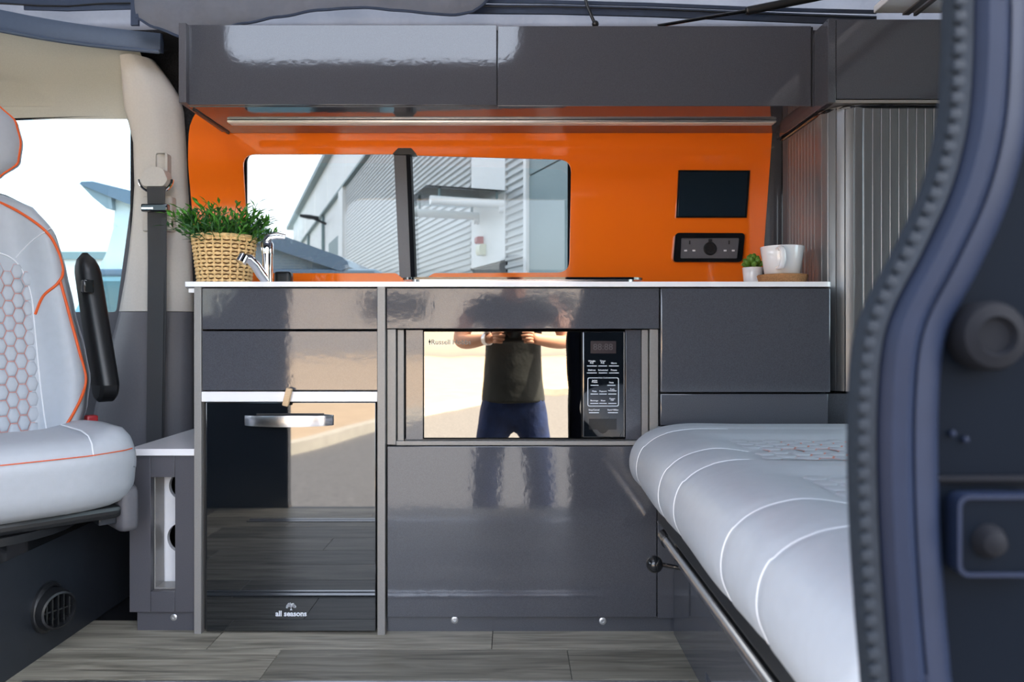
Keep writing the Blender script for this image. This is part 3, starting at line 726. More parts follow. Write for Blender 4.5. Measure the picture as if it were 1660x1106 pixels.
cu = obj('seat_cushion', rbox(0, -.02, .388, .262, .235, .078, .055, 18, cush), 'leather', seat, smooth=80)
def front_y(x, z): return -.253+.035*sm(.5, 1, abs(x)/.26)+.024*sm(.45, .30, z)
st_pts = [(x, front_y(x, .434)-.0012+.012*(abs(x) > .235), .434-.0*x) for x in [i*.02-.24 for i in range(25)]]
obj('stitching', MB().tube(st_pts, .0011, 6), 'piping_orange', cu)
obj('seam', MB().tube([(.155, front_y(.155, .43), .432), (.155, -.238, .455), (.155, -.215, .469), (.157, -.16, .474), (.16, .0, .472)], .0016, 6), 'stitch_white', cu)
HW = [(.40, .235), (.43, .244), (.50, .265), (.566, .275), (.62, .268), (.74, .247), (.83, .234), (.926, .215), (.985, .181), (1.012, .125), (1.03, .04)]
def by(z): return .135+.19*(z-.42)
def bfront(x, z):
    h = lerp_tab(HW, z); u = min(1, abs(x)/max(h, 1e-3))
    return by(z)-.052*sm(.52, .80, u)*(1-sm(.90, 1.03, z))+(.088*sm(.80, 1.0, u)**2)+.05*sm(.97, 1.03, z)
def bk(u, v):
    z = .40+.63*v; h = lerp_tab(HW, z); x = h*(-1+2*u); return (x, bfront(x, z), z)
back = MB()
rr = []
for j in range(41):
    z = .40+.63*j/40; h = lerp_tab(HW, z)
    fr_ = [(h*math.sin(-PI/2+PI*i/36), 0, z) for i in range(37)]
    ring = [(x, bfront(x, z), z) for x, _, z in fr_]
    bkr = [(h*math.cos(PI*i/18)*.985, by(z)+.04+.075*math.sin(PI*i/18)*(1-.5*sm(.9, 1.03, z)), z) for i in range(1, 18)]
    rr.append(ring+bkr)
back.rings(rr, True)
bo = obj('backrest', back, 'leather', seat, smooth=80)
def on_back(pts, off=-.0015): return [(x, bfront(x, z)+off, z) for x, z in pts]
def dense(pts, n=8):
    out = []
    v = [Vector((a, b, 0)) for a, b in pts]
    return [(p.x, p.y) for p in smooth_path(v, n)]
for s in (1, -1):
    obj('piping', MB().tube(on_back(dense([(s*.02, 1.008), (s*.09, .990), (s*.150, .945), (s*.190, .89), (s*.205, .83), (s*.192, .797), (s*.165, .765), (s*.150, .72)])), .0032, 8), 'piping_orange', bo)
    obj('piping', MB().tube(on_back(dense([(s*.196, .80), (s*.212, .72), (s*.230, .63), (s*.242, .575), (s*.236, .54), (s*.205, .48), (s*.17, .425)])), .0032, 8), 'piping_orange', bo)
    obj('seam', MB().tube(on_back(dense([(s*.118, .855), (s*.15, .90), (s*.185, .93)])), .0012, 6), 'stitch_white', bo)
    obj('seam', MB().tube(on_back(dense([(s*.0, .872), (s*.07, .868), (s*.118, .845), (s*.142, .78), (s*.148, .70), (s*.155, .55), (s*.160, .43)])), .0018, 6), 'stitch_white', bo)
# quilting: thread-coloured backing with a padded hexagon in every cell
HXW, HXH = .0265, .0355
bkq = MB().grid(lambda u, v: ((-.150+.30*u), bfront(-.150+.30*u, .42+.43*v)-.0006, .42+.43*v), 30, 30)
qb = obj('quilt_backing', MB().rings([[(x, bfront(x, z)-.0008, z) for x in [(-1+2*i/16)*(.150-.03*sm(.79, .86, z)) for i in range(17)]] for z in [.42+.43*j/24 for j in range(25)]], False, False), 'leather', bo)
def hexmesh(w, h, t, gap):
    pts = [(w/2, 0), (w/4, h/2), (-w/4, h/2), (-w/2, 0), (-w/4, -h/2), (w/4, -h/2)]
    rr = []
    for k, y in ((1.0, -.0004), (1-gap, -.0006), (1-gap*1.7, -t*.55), (.72, -t*.9), (.40, -t)): rr.append([(a*k, y, b*k) for a, b in pts])
    return MB().rings(rr, True)
def thread(o):
    o.data.materials.append(MATS['stitch_orange'])
    for p in o.data.polygons[:6]: p.material_index = 1
hx0 = None
for ci in range(-7, 8):
    x = ci*HXW*.75
    for rj in range(13):
        z = .432+rj*HXH+(HXH/2 if ci % 2 else 0)
        lim = .146-.03*sm(.79, .86, z)
        if abs(x) > lim or z > .852 or (z > .83 and abs(x) > .09): continue
        if hx0 is None:
            hx0 = obj('quilt_hexagon', hexmesh(HXW, HXH, .0045, .045), 'leather', bo, local=True, smooth=60); hx0.location = (x, bfront(x, z)-.001, z); hx0.rotation_euler = (-.19, 0, 0); thread(hx0)
        else: dupe(hx0, bo, (x, bfront(x, z)-.001, z), (-.19, 0, 0))
# headrest
HR = [(1.03, .06), (1.05, .10), (1.09, .140), (1.14, .146), (1.19, .136), (1.225, .10), (1.238, .03)]
hr = MB(); rr = []
for j in range(25):
    z = 1.032+.205*j/24; h = lerp_tab(HR, z); t = .05*math.sqrt(max(.02, 1-((z-1.135)/.115)**2)); yc = .275+.05*(z-1.03)
    rr.append([(h*math.copysign(abs(math.cos(a))**.7, math.cos(a)), yc+t*math.copysign(abs(math.sin(a))**.8, math.sin(a)), z) for a in [2*PI*k/36 for k in range(36)]])
hr.rings(rr, True)
ho = obj('headrest', hr, 'leather', seat, smooth=80)
hpz = [1.036+.198*i/24 for i in range(25)]
obj('piping', MB().tube([(lerp_tab(HR, z)*.93, .275+.05*(z-1.03)-.5*.05*math.sqrt(max(.02, 1-((z-1.135)/.115)**2)), z) for z in hpz], .003, 8), 'piping_orange', ho)
for s in (-1, 1): obj('headrest_post', MB().tube([(s*.06, .29, .97), (s*.06, .285, 1.06)], .006, 10), 'chrome', seat)
# armrest folded up beside the backrest
ar = MB(); rr = []
for j in range(21):
    t = j/20; z = .545+.335*t; w = .027*math.sqrt(max(.05, 1-max(0, (t-.82)/.18)**2)); dp = .050*(1-.25*t)*math.sqrt(max(.08, 1-max(0, (t-.84)/.16)**2)); yc = .178+.175*(z-.5)
    rr.append([(.304-.030*t+w*math.copysign(abs(math.cos(a))**.6, math.cos(a)), yc+dp*math.copysign(abs(math.sin(a))**.7, math.sin(a)), z) for a in [2*PI*k/24 for k in range(24)]])
ar.rings(rr, True)
ao = obj('armrest', ar, 'black_plastic', seat, smooth=70)
obj('hinge', MB().lathe([(.036, -.022), (.044, -.015), (.044, .015), (.036, .022)], (.304, .185, .545), 24, 'x'), 'black_plastic', ao)
obj('release_catch', MB().box(.252, .275, .172, .20, .775, .808, .003), 'black_gloss', ao)
obj('side_cover', rbox(.246, -.080, .300, .022, .100, .052, .018, 6), 'grey_trim', seat, smooth=60)
obj('buckle', MB().box(.245, .27, .12, .15, .44, .475, .004), 'red_plastic', seat)
obj('seat_pan', MB().box(-.23, .23, -.18, .2, .285, .312, .01), 'black_plastic', seat)
obj('swivel_plate', MB().lathe([(.19, .269), (.19, .285)], (0, 0, 0), 32), 'black_plastic', seat)
obj('pan_bracket', MB().box(.19, .225, -.16, -.12, .27, .31, .003), 'box_metal', seat)
# seat base box with warm air outlet
sbx = thing('heater_box', 'dark grey metal box under the swivel seat, with round air vent', 'box', (-1.25, -.1, 0))
bxp = rnd_poly([(-.42, 0), (.26, 0), (.26, .262), (-.42, .262)], [.004, .004, .03, .06])
obj('box', MB().prism(bxp, -1.5, -.985, 'x'), 'box_metal', sbx)
obj('box_lip', MB().prism([(a*1.0, b) for a, b in rnd_poly([(-.42, .235), (.262, .235), (.262, .268), (-.42, .268)], [.02, .002, .005, .03])], -1.02, -.981, 'x'), 'black_gloss', sbx)
vy, vz = -.12, .098
obj('vent_flange', MB().lathe([(.052, -.002), (.052, .006), (.047, .012), (.043, .012), (.043, .002)], (-.985, vy, vz), 32, 'x'), 'black_plastic', sbx)
vt = obj('vent_nozzle', MB().lathe([(.040, -.01), (.043, .010), (.042, .030), (.038, .044), (.034, .046), (.032, .040), (.032, .010)], (0, 0, 0), 32, 'x'), 'black_plastic', sbx, local=True)
vt.location = Vector((-.985, vy, vz))-ORG[sbx.name]; vt.rotation_euler = (0, 0, -.45); ORG[vt.name] = Vector((-.985, vy, vz))
for k in range(-2, 3): obj('vent_slat', MB().box(-.958, -.945, vy+k*.012-.0014, vy+k*.012+.0014, vz-math.sqrt(.0325**2-(k*.012)**2), vz+math.sqrt(.0325**2-(k*.012)**2)), 'black_gloss', vt)
obj('vent_slat', MB().box(-.960, -.947, vy-.032, vy+.032, vz-.0014, vz+.0014), 'black_gloss', vt)

# ================================================================== BED / BENCH
bed = thing('bench_bed', 'pale grey leather bench bed with quilted inserts at lower right', 'bed', (.8, -.6, 0))
SEAMS = [-.144, -.395, -.505, -.787, -.912]
PROF = [(1.5, .33), (.42, .33), (.345, .336), (.300, .340), (.270, .352), (.2575, .371), (.2535, .395), (.2585, .422), (.272, .444), (.296, .462), (.330, .4735), (.375, .479), (.43, .479), (.50, .478), (.60, .478), (.80, .478), (1.1, .478), (1.5, .478)]
pv = [Vector((a, b, 0)) for a, b in PROF]; PS = [(p.x, p.y) for p in smooth_path(pv, 4)]
def bed_pt(i, y):
    x, z = PS[i]
    end = sm(0, .045, -.035-y)*1.0
    e2 = sm(-1.17, -1.12, y)
    k = (1-math.sqrt(max(0, 1-(1-min(end, e2))**2)))
    cx, cz = .80, .40
    gro = sum(math.exp(-((y-s)/.011)**2) for s in SEAMS)
    puff = .5-.5*math.cos(2*PI*(y+.144)/.385)
    nx = (x-.42); out = 1 if x < .42 and z > .33 else 0
    dz = (-.003*gro+.002*puff) if z > .44 else 0
    # shallow dish that carries the quilted inserts
    if z > .46:
        for (a, b) in ((-.50, -.26), (-.83, -.61)):
            dz -= .010*sm(.34, .43, x)*sm(a-.04, a+.03, y)*(1-sm(b-.03, b+.04, y))
    dx = (.003*gro-.004*puff) if x < .36 and .34 < z < .47 else 0
    if z < .36 and x < .40: dz -= .004*sm(-.1, -1.0, y)
    x = x+dx; z = z+dz
    x = x+k*(.03 if x < .5 else 0); z = z+(cz-z)*k*.85
    return (x, y, z)
ys = [-.032-.003*i for i in range(14)]; yy = ys[-1]
while yy > -1.12: yy -= .0095; ys.append(yy)
ys += [ys[-1]-.004*i for i in range(1, 12)]
ys = [max(-1.168, y) for y in ys]
bedm = MB().rings([[bed_pt(i, y) for i in range(len(PS))] for y in ys], True)
bc = obj('cushion', bedm, 'leather', bed, smooth=80)
for s in SEAMS:
    i0 = next(i for i, p in enumerate(PS) if p[0] < .285 and p[1] < .36)
    pts = [Vector(bed_pt(i, s)) for i in range(i0, len(PS)) if PS[i][0] < .46]
    cen = Vector((.42, s, .40))
    obj('seam', MB().tube([p+(p-cen).normalized()*.0003 for p in pts], .0012, 6), 'stitch_white', bc)
def bed_top(x, y):
    dz = 0
    gro = sum(math.exp(-((y-s)/.011)**2) for s in SEAMS); puff = .5-.5*math.cos(2*PI*(y+.144)/.385)
    dz = -.003*gro+.002*puff
    for (a, b) in ((-.50, -.26), (-.83, -.61)): dz -= .010*sm(.34, .43, x)*sm(a-.04, a+.03, y)*(1-sm(b-.03, b+.04, y))
    return .4785+dz
hb0 = None
for (a, b) in ((-.487, -.272), (-.825, -.625)):
    zz = lambda y: bed_top(.6, y)
    obj('quilt_backing', MB().rings([[(x, y, bed_top(x, y)+.0012) for x in (.408, .5, .7, .9, 1.2)] for y in [a+(b-a)*k/24 for k in range(25)]], False, False), 'leather', bc)
    w, h = .040, .0355
    for ci in range(0, 26):
        x = .418+w/2+ci*w*.75-.012
        for rj in range(7):
            y = b-h*.5-rj*h-(h/2 if ci % 2 else 0)
            if y-h/2 < a-.008 or x > 1.15: continue
            loc = (x-ORG[bc.name].x, y-ORG[bc.name].y, bed_top(x, y)+.001)
            if hb0 is None:
                hb0 = obj('quilt_hexagon', hexmesh(w, h, .0030, .09), 'leather', bc, local=True, smooth=60); hb0.location = loc; hb0.rotation_euler = (-PI/2, 0, 0); thread(hb0)
            else: dupe(hb0, bc, loc, (-PI/2, 0, 0))
obj('bed_frame', MB().box(.315, 1.45, -1.14, -.06, .262, .325, .006), 'black_plastic', bed)
rl_ = obj('steel_rail', MB().tube([(.3225, -.118, .2415), (.3225, -1.16, .2415)], .0125, 18), 'steel', bed)
obj('rail_cap', MB().tube([(.3225, -.096, .2415), (.3225, -.100, .2415), (.3225, -.142, .2415)], [.011, .0150, .0150], 18), 'black_gloss', rl_)
obj('rail_bracket', MB().box(.322, .352, -.20, -.12, .242, .275, .003), 'black_plastic', bed)
lv = obj('lever', MB().tube([(.366, -.205, .196), (.335, -.197, .204), (.300, -.19, .209)], .0045, 10), 'black_gloss', bed)
obj('lever_knob', MB().sphere((X(1061, -.19), -.19, Z(915, -.19)), .0172, 20, 12), 'black_gloss', lv)
obj('base_panel', MB().box(.360, .378, -.30+.001, -.022, .0, .262, .001), 'grey_gloss', bed)
obj('base_panel', MB().box(.358, .376, -.66, -.301, .045, .262, .001), 'grey_gloss', bed)
obj('base_panel', MB().box(.358, .376, -1.16, -.662, .045, .262, .001), 'grey_gloss', bed)
obj('base_plinth', MB().box(.364, .38, -1.16, -.301, 0, .044), 'grey_matt', bed)
obj('base_side', MB().box(.38, 1.45, -1.16, -1.14, 0, .262), 'grey_matt', bed)

# ================================================================== THINGS ON THE WORKTOP AND WALL
zw = ZW1
bk_ = thing('wicker_planter', 'woven wicker basket planter at the left end of the worktop', 'basket', (X(364, .19), .19, zw))
cx, cy = X(364, .19), .19
H = Z(384, .19)-zw
NS = 22
def rad(t): return .0600+(.0755-.0600)*t
obj('inner_pot', MB().lathe([(rad(0)-.006, .0), (rad(1)-.006, H-.004), (rad(1)-.010, H-.004), (rad(.8)-.010, H-.02), (.001, H-.02)], (cx, cy, zw), 32), 'wicker_dark', bk_)
NR = 13
for j in range(NR):
    zc = (j+.5)/NR*H*.95; n = NS*8; ph = j % 2
    rr = []
    for k in range(n):
        a = 2*PI*k/n; w_ = .5+.5*math.cos(NS*a*1.0+PI*ph)
        r = rad(zc/H)-.0015+.0040*w_; hh = (H*.95/NR)*.46*(.62+.45*w_)
        ring = []
        for q in range(6):
            b = 2*PI*q/6; ring.append((cx+(r+.0022*math.cos(b))*math.cos(a), cy+(r+.0022*math.cos(b))*math.sin(a), zw+zc+hh*math.sin(b)))
        rr.append(ring)
    rr.append(rr[0])
    obj('woven_strand', MB().rings(rr, False), 'wicker', bk_, smooth=70)
s0 = None
for k in range(NS):
    a = 2*PI*(k+.5)/NS
    if s0 is None:
        s0 = obj('stake', MB().tube([(rad(0)-.001, 0, .0), (rad(1)-.001, 0, H*.96)], .0024, 6), 'wicker', bk_, local=True); s0.rotation_euler = (0, 0, a)
    else: dupe(s0, bk_, (0, 0, 0), (0, 0, a))
obj('rim', MB().tube([(cx+(rad(1)-.001)*math.cos(2*PI*k/48), cy+(rad(1)-.001)*math.sin(2*PI*k/48), zw+H*.975) for k in range(49)], .0052, 8), 'wicker', bk_)
gp = thing('grass_plant', 'bushy green grass-like plant growing in the wicker planter', 'plant', (cx, cy, zw+H-.02))
obj('soil', MB().lathe([(.0645, .0), (.0645, .006), (.001, .008)], (cx, cy, zw+H-.024), 24), 'soil', gp)
sprigs = []
def sprig(seed):
    rnd = random.Random(seed); mb = MB(); L = rnd.uniform(.07, .10)
    mb.tube([(0, 0, 0), (.006, 0, L*.5), (.016, 0, L)], [.0011, .0009, .0005], 5)
    for k in range(9):
        t = .25+.75*k/8; bp = Vector((.016*t*t, 0, L*t)); a = k*2.4+rnd.uniform(-.3, .3); l = rnd.uniform(.022, .034); el = rnd.uniform(.5, 1.1)
        dr_ = Vector((math.cos(a)*math.cos(el), math.sin(a)*math.cos(el), math.sin(el))); sd_ = dr_.cross(Vector((0, 0, 1))).normalized()*.0036
        up_ = sd_.cross(dr_).normalized()*.0010
        tip = bp+dr_*l-Vector((0, 0, .004)); mid = bp+dr_*l*.45
        mb.add([bp, mid+sd_, mid-sd_, tip, mid-up_], [(0, 1, 4), (0, 4, 2), (1, 3, 4), (4, 3, 2)])
    return mb
n_sp = 130
for k in range(n_sp):
    rnd = random.Random(100+k)
    a = rnd.uniform(0, 2*PI); r = .060*math.sqrt(rnd.uniform(0, 1)); lean = (r/.06)*rnd.uniform(.35, 1.05)
    loc = (r*math.cos(a), r*math.sin(a), -.004); sc = rnd.uniform(.9, 1.28)*(1.0-.10*(r/.06))
    rot = Matrix.Rotation(a, 4, 'Z') @ Matrix.Rotation(lean, 4, 'Y')
    e_ = rot.to_euler()
    if k < 5:
        o = obj('sprig', sprig(k), 'leaf' if k % 2 == 0 else 'leaf_dark', gp, local=True, smooth=0); sprigs.append(o)
        o.location = loc; o.rotation_euler = e_; o.scale = (sc, sc, sc)
    else: dupe(sprigs[k % 5], gp, loc, e_, (sc, sc, sc))
# tap
yt = .10; tx = X(434, yt)
tp = thing('mixer_tap', 'chrome mixer tap with curved spout beside the wicker planter', 'tap', (tx, yt, zw))
obj('tap_body', MB().lathe([(.017, 0), (.017, .004), (.0125, .006), (.0125, .070), (.0135, .074), (.0135, .100), (.010, .106), (.001, .107)], (tx, yt, zw), 28), 'chrome', tp)
sp_ = obj('spout', MB().tube([(tx-.002, yt-.002, zw+.010), (tx-.012, yt-.012, zw+.026), (tx-.022, yt-.022, zw+.046), (tx-.033, yt-.034, zw+.060), (tx-.045, yt-.046, zw+.062)], [.012, .0125, .012, .0115, .011], 16), 'chrome', tp, smooth=60)
obj('aerator', MB().tube([(tx-.041, yt-.043, zw+.066), (tx-.047, yt-.049, zw+.050)], [.0125, .0125], 18), 'chrome', sp_)
obj('lever', MB().tube([(tx-.010, yt, zw+.080), (tx-.012, yt+.002, zw+.100), (tx+.002, yt+.004, zw+.116), (tx+.020, yt+.006, zw+.120), (tx+.040, yt+.008, zw+.117)], [.005, .007, .009, .009, .006], 14, True, (1, .55)), 'chrome', tp, smooth=60)
kb = tag(obj('lid_stop', rbox(X(460, .30), .30, zw+.024, .023, .016, .0245, .009, 6), 'black_plastic', None, 60), 'small black rounded rubber stop behind the tap', 'stop')
hl = thing('hob_lid', 'flat black glass hob lid lying on the middle of the worktop', 'hob', (X(848, .07), .2, zw))
hx0_, hx1_ = X(650, .07), X(1046, .07)
obj('lid_glass', MB().prism(rnd_poly([(hx0_, .06), (hx1_, .06), (hx1_, .36), (hx0_, .36)], [.04, .05, .05, .04]), zw+.011, zw+.0165, 'z'), 'black_glass', hl)
obj('hob_tray', MB().prism(rnd_poly([(hx0_+.02, .08), (hx1_-.02, .08), (hx1_-.02, .34), (hx0_+.02, .34)], [.03]*4), zw, zw+.011, 'z'), 'steel', hl)
# cork dish, mug, succulent
mx_, my_ = X(1268, .15), .15
ct = Z(446, .15)
tag(obj('cork_stand', MB().lathe([(.050, 0), (.054, .004), (.060, ct-zw-.002), (.058, ct-zw), (.001, ct-zw)], (mx_, my_, zw), 40), 'cork'), 'round cork stand under the white mug', 'coaster')
mg = thing('mug', 'white ceramic mug standing on the cork stand', 'mug', (mx_, my_, ct))
mh = Z(400.5, .15)-ct
obj('cup', MB().lathe([(.038, 0), (.042, .003), (.0525, mh-.002), (.0515, mh), (.049, mh-.002), (.039, .008), (.001, .006)], (mx_, my_, ct), 44), 'ceramic', mg, smooth=50)
hxm = mx_-.026
obj('handle', MB().tube([(hxm, my_-.049, ct+mh*.86), (hxm-.001, my_-.068, ct+mh*.88), (hxm-.001, my_-.080, ct+mh*.74), (hxm, my_-.080, ct+mh*.45), (hxm, my_-.070, ct+mh*.22), (hxm, my_-.046, ct+mh*.20)], .0062, 12, True, (1.15, .8)), 'ceramic', mg, smooth=60)
sx_, sy_ = X(1220, .25), .25
sh = Z(434, .25)-zw
sc_ = thing('succulent_pot', 'small white plant pot beside the cork stand', 'plant pot', (sx_, sy_, zw))
obj('pot', MB().lathe([(.019, 0), (.021, .002), (.0262, sh-.001), (.0255, sh), (.0235, sh-.002), (.0225, sh-.010), (.001, sh-.010)], (sx_, sy_, zw), 32), 'ceramic', sc_, smooth=50)
su = thing('succulent', 'tiny green succulent with plump leaves in the small white pot', 'plant', (sx_, sy_, zw+sh-.010))
lf0 = None
for k in range(17):
    a = k*2.4; t = k/16; el = .35+1.1*(1-t); r = .022*t+.003
    loc = (r*math.cos(a), r*math.sin(a), .012+.020*(1-t)+.004)
    if lf0 is None:
        lf0 = obj('leaf', MB().sphere((0, 0, 0), .0095, 12, 8, (1.25, .85, .75)), 'succulent', su, local=True, smooth=80); lf0.location = loc; lf0.rotation_euler = (0, -el, a)
    else: dupe(lf0, su, loc, (0, -el, a))
obj('stem', MB().tube([(sx_, sy_, zw+sh-.010), (sx_, sy_, zw+sh+.012)], .006, 8), 'succulent', su)
obj('spiky_leaf', MB().tube([(sx_-.012, sy_-.01, zw+sh), (sx_-.028, sy_-.014, zw+sh+.006), (sx_-.036, sy_-.014, zw+sh+.005)], [.003, .0025, .0005], 6), 'succulent', su)
# control screen and socket plate on the orange wall
V_ = lambda pts, y: [(X(a, y), Z(b, y)) for a, b in pts]
scr = thing('control_screen', 'black rectangular control touch screen on the orange wall', 'screen', (X(1155, YW), YW-.008, Z(352, YW)))
obj('bezel', MB().prism(V_([(1096, 353), (1210.5, 353), (1216, 276.5), (1100, 276)], YW-.008), YW-.008, YW), 'black_gloss', scr)
obj('glass', MB().prism(V_([(1099, 350.5), (1207.5, 350.5), (1212.5, 279), (1102.5, 279)], YW-.009), YW-.0095, YW-.0078), 'screen_dark', scr)
sk = thing('socket_panel', 'black double power socket panel with central 12 volt outlet', 'socket', (X(1150, YW), YW-.016, Z(425, YW)))
oy = YW-.014
obj('surround', plate(rnd_poly(V_([(1091, 425), (1203, 425), (1208, 378), (1095, 377.5)], oy), [.012]*4), [rnd_poly(V_([(1103, 419), (1195, 419), (1198.5, 386), (1104.5, 386)], oy), [.003]*4)], oy, YW), 'black_gloss', sk)
fp = obj('face_plate', MB().prism(V_([(1102, 420), (1196, 420), (1199, 385), (1104, 385)], oy+.004), oy+.004, YW-.001), 'grey_trim', sk)
for cx_ in (1118.5, 1182.5):
    obj('earth_hole', MB().box(X(cx_-1.2, oy), X(cx_+1.2, oy), oy+.003, oy+.006, Z(396, oy), Z(390, oy)), 'black_plastic', fp)
    for dx_ in (-6.5, 6.8): obj('pin_slot', MB().box(X(cx_+dx_-2.3, oy), X(cx_+dx_+2.3, oy), oy+.003, oy+.006, Z(407.4, oy), Z(404.8, oy)), 'white_board', fp)
obj('outlet_cap', MB().lathe([(.0185, .006), (.0185, -.002), (.016, -.005), (.012, -.005), (.011, -.003), (.001, -.003)], (X(1151.5, oy), oy+.004, Z(403, oy)), 28, 'y').box(X(1148.5, oy), X(1154.5, oy), oy-.001, oy+.005, Z(392, oy), Z(387.5, oy), .001), 'black_plastic', fp)

# ================================================================== OUTSIDE
ZG = -.60
ground = struct(obj('ground', MB().box(-90, 90, -90, 90, ZG-.1, ZG), 'asphalt'))
kp = smooth_path([Vector(p) for p in ((-30, -3.0, 0), (-10, -4.0, 0), (-4.5, -4.9, 0), (-2.6, -5.8, 0), (-1.9, -7.8, 0), (-1.2, -10.2, 0), (.3, -12.4, 0), (4, -14, 0), (40, -16, 0))], 8)
poly = [(p.x, p.y) for p in kp]+[(40, -34), (-30, -34)]
tag(obj('pavement', MB().prism(poly, ZG, ZG+.10, 'z'), 'tan_paving'), 'sunlit tan pavement beyond the kerb, seen mirrored in the fridge', 'pavement')['kind'] = 'structure'
kr = []
for i, p in enumerate(kp):
    t = (kp[min(i+1, len(kp)-1)]-kp[max(i-1, 0)]).normalized(); nn = Vector((-t.y, t.x, 0))
    kr.append([(p.x+nn.x*a, p.y+nn.y*a, ZG+h) for a, h in ((-.06, 0), (-.06, .10), (-.04, .125), (.12, .125), (.12, 0))])
tag(obj('kerb', MB().rings(kr, True), 'kerb_stone'), 'pale curved kerb stone edge mirrored in the fridge door', 'kerb')
ob = thing('opposite_building', 'long cream building across the yard, mirrored in the drawer fronts', 'building', (-8, -35, ZG))
obj('wall', MB().box(-40, 30, -38, -34.5, ZG, 3.4), 'wall_cream', ob)
obj('base_course', MB().box(-40, 30, -34.5, -34.3, ZG, .02), 'wall_cream', ob)
obj('roof_edge', MB().box(-40.3, 30.3, -38, -34.2, 3.4, 3.7), 'clad_grey', ob)
for k in range(9): obj('window', MB().box(-36+k*7.2, -33+k*7.2, -34.52, -34.42, 1.3, 2.5), 'dark_void', ob)

# --- industrial building outside the kitchen window; its long wall recedes to the left
KF = 3.589
def F(px):
    r = (px-VPX)/FPX; d_ = KF/(.372+r); return Vector((r*d_, d_-CAMD, 0))
DIRF = Vector((-.372, 1, 0)).normalized(); NF = Vector((-1, -.372, 0)).normalized()
ib = thing('industrial_building', 'pale corrugated metal industrial building outside the kitchen window', 'building', tuple(F(760)+Vector((0, 0, ZG))))
def panel(name, pa, pb, z0, z1, off, th, m_, par=ib):
    a, b = F(pa), F(pb); rr = []
    for p in (a, b):
        o0 = p+NF*(off-th); o1 = p+NF*off; rr.append([(o0.x, o0.y, z0), (o1.x, o1.y, z0), (o1.x, o1.y, z1), (o0.x, o0.y, z1)])
    return obj(name, MB().rings(rr, True), m_, par, smooth=0)
def corr(pa, pb, z0, z1, pitch=.098, amp=.034):
    a, b = F(pa), F(pb); n = int((z1-z0)/pitch); prof = []
    for k in range(n):
        z = z0+k*pitch
        prof += [(0, z), (0, z+pitch*.30), (amp, z+pitch*.46), (amp, z+pitch*.80), (0, z+pitch*.98)]
    rr = [[(p.x+NF.x*o_, p.y+NF.y*o_, z) for o_, z in prof] for p in (a, b)]
    mb = MB(); m_ = len(prof); mb.add([v for r in rr for v in r], [(i, i+1, m_+i+1, m_+i) for i in range(m_-1)])
    return obj('corrugated_panel', mb, 'corrugated', ib, smooth=0)
corr(562, 766, ZG, 5.35); corr(823, 855, ZG, 5.35)
panel('wall_core', 478, 1000, ZG, 5.35, -.03, .3, 'clad_white')
fp_px = [478, 486, 498, 514, 535, 566, 610, 680, 800]
for a, b in zip(fp_px, fp_px[1:]): panel('fascia_panel', a+.35, b, 5.40, 6.95, .10, .12, 'clad_white')
panel('roof_edge', 474, 800, 6.95, 7.15, .35, .5, 'clad_grey')
panel('fascia_drip', 478, 800, 5.33, 5.40, .13, .15, 'clad_grey')
panel('white_panel', 767, 822, 1.62, 5.35, .03, .05, 'clad_white')
panel('downpipe', 554, 561, ZG, 5.35, .12, .12, 'clad_white')
panel('corner_trim', 855.5, 860, ZG, 5.35, .06, .08, 'clad_white')
panel('grey_panel', 860.5, 990, ZG, 2.55, .02, .04, 'clad_grey'); panel('grey_panel', 860.5, 990, 2.57, 5.35, .02, .04, 'clad_grey')
panel('doorway', 768, 821, ZG, 1.60, .005, .03, 'dark_void')
panel('side_door', 533, 549, ZG, 4.0, .01, .03, 'clad_grey'); panel('side_door', 512, 520, ZG, 4.0, .01, .03, 'clad_grey')
for a in (500, 524): panel('wall_rib', a, a+1.2, ZG, 5.3, .08, .1, 'clad_grey')
cn = thing('entrance_canopy', 'glass entrance canopy on two round white tubes outside the window', 'canopy', tuple(F(800)+Vector((0, 0, 2.2))))
for px in (819, 778):
    a = F(px)+Vector((0, 0, 2.36)); obj('tube', MB().tube([a, a+NF*1.02], .058, 18), 'clad_white', cn)
    for q in (.12, .90): obj('spacer', MB().tube([a+NF*q+Vector((0, 0, .05)), a+NF*q+Vector((0, 0, .15))], .018, 8), 'clad_grey', cn)
    obj('wall_bracket', MB().tube([a+Vector((0, 0, -.07)), a+NF*.10+Vector((0, 0, -.07))], .05, 12), 'clad_white', cn)
ga, gb = F(823), F(768); rr = [[tuple(p+NF*o_+Vector((0, 0, h))) for o_, h in ((.0, 2.515), (1.10, 2.515), (1.10, 2.53), (.0, 2.53))] for p in (ga, gb)]
obj('canopy_glass', MB().rings(rr, True), 'canopy_glass', cn, smooth=0)
def wallbox(name, px, py, w, h, t, m_, label, cat):
    p = F(px); d_ = p.y+CAMD; z = CAMZ+(VPY-py)*d_/FPX; a = p+NF*.03
    rr = []
    for s in (-1, 1):
        q = a+DIRF*s*w/2; rr.append([tuple(q+NF*o_+Vector((0, 0, z+h_))) for o_, h_ in ((0, -h/2), (t*.8, -h/2), (t, -h/4), (t, h/4), (t*.8, h/2), (0, h/2))])
    return tag(obj(name, MB().rings(rr, True), m_), label, cat)
wallbox('alarm_beacon', 785, 390, .12, .10, .10, 'red_plastic', 'red alarm beacon on the building wall outside the window', 'beacon')
wallbox('alarm_box', 788, 405.5, .18, .15, .10, 'cream_plastic', 'cream alarm box below the red beacon outside', 'alarm')
p = F(529); wl_ = thing('wall_lamp', 'dark flat floodlight on the pale building at left of the window', 'lamp', (p.x, p.y, 5.1))
zz = CAMZ+(VPY-355)*(p.y+CAMD)/FPX
obj('arm', MB().tube([p+Vector((0, 0, zz-.2)), p+NF*.5+Vector((0, 0, zz))], .05, 8), 'dark_void', wl_)
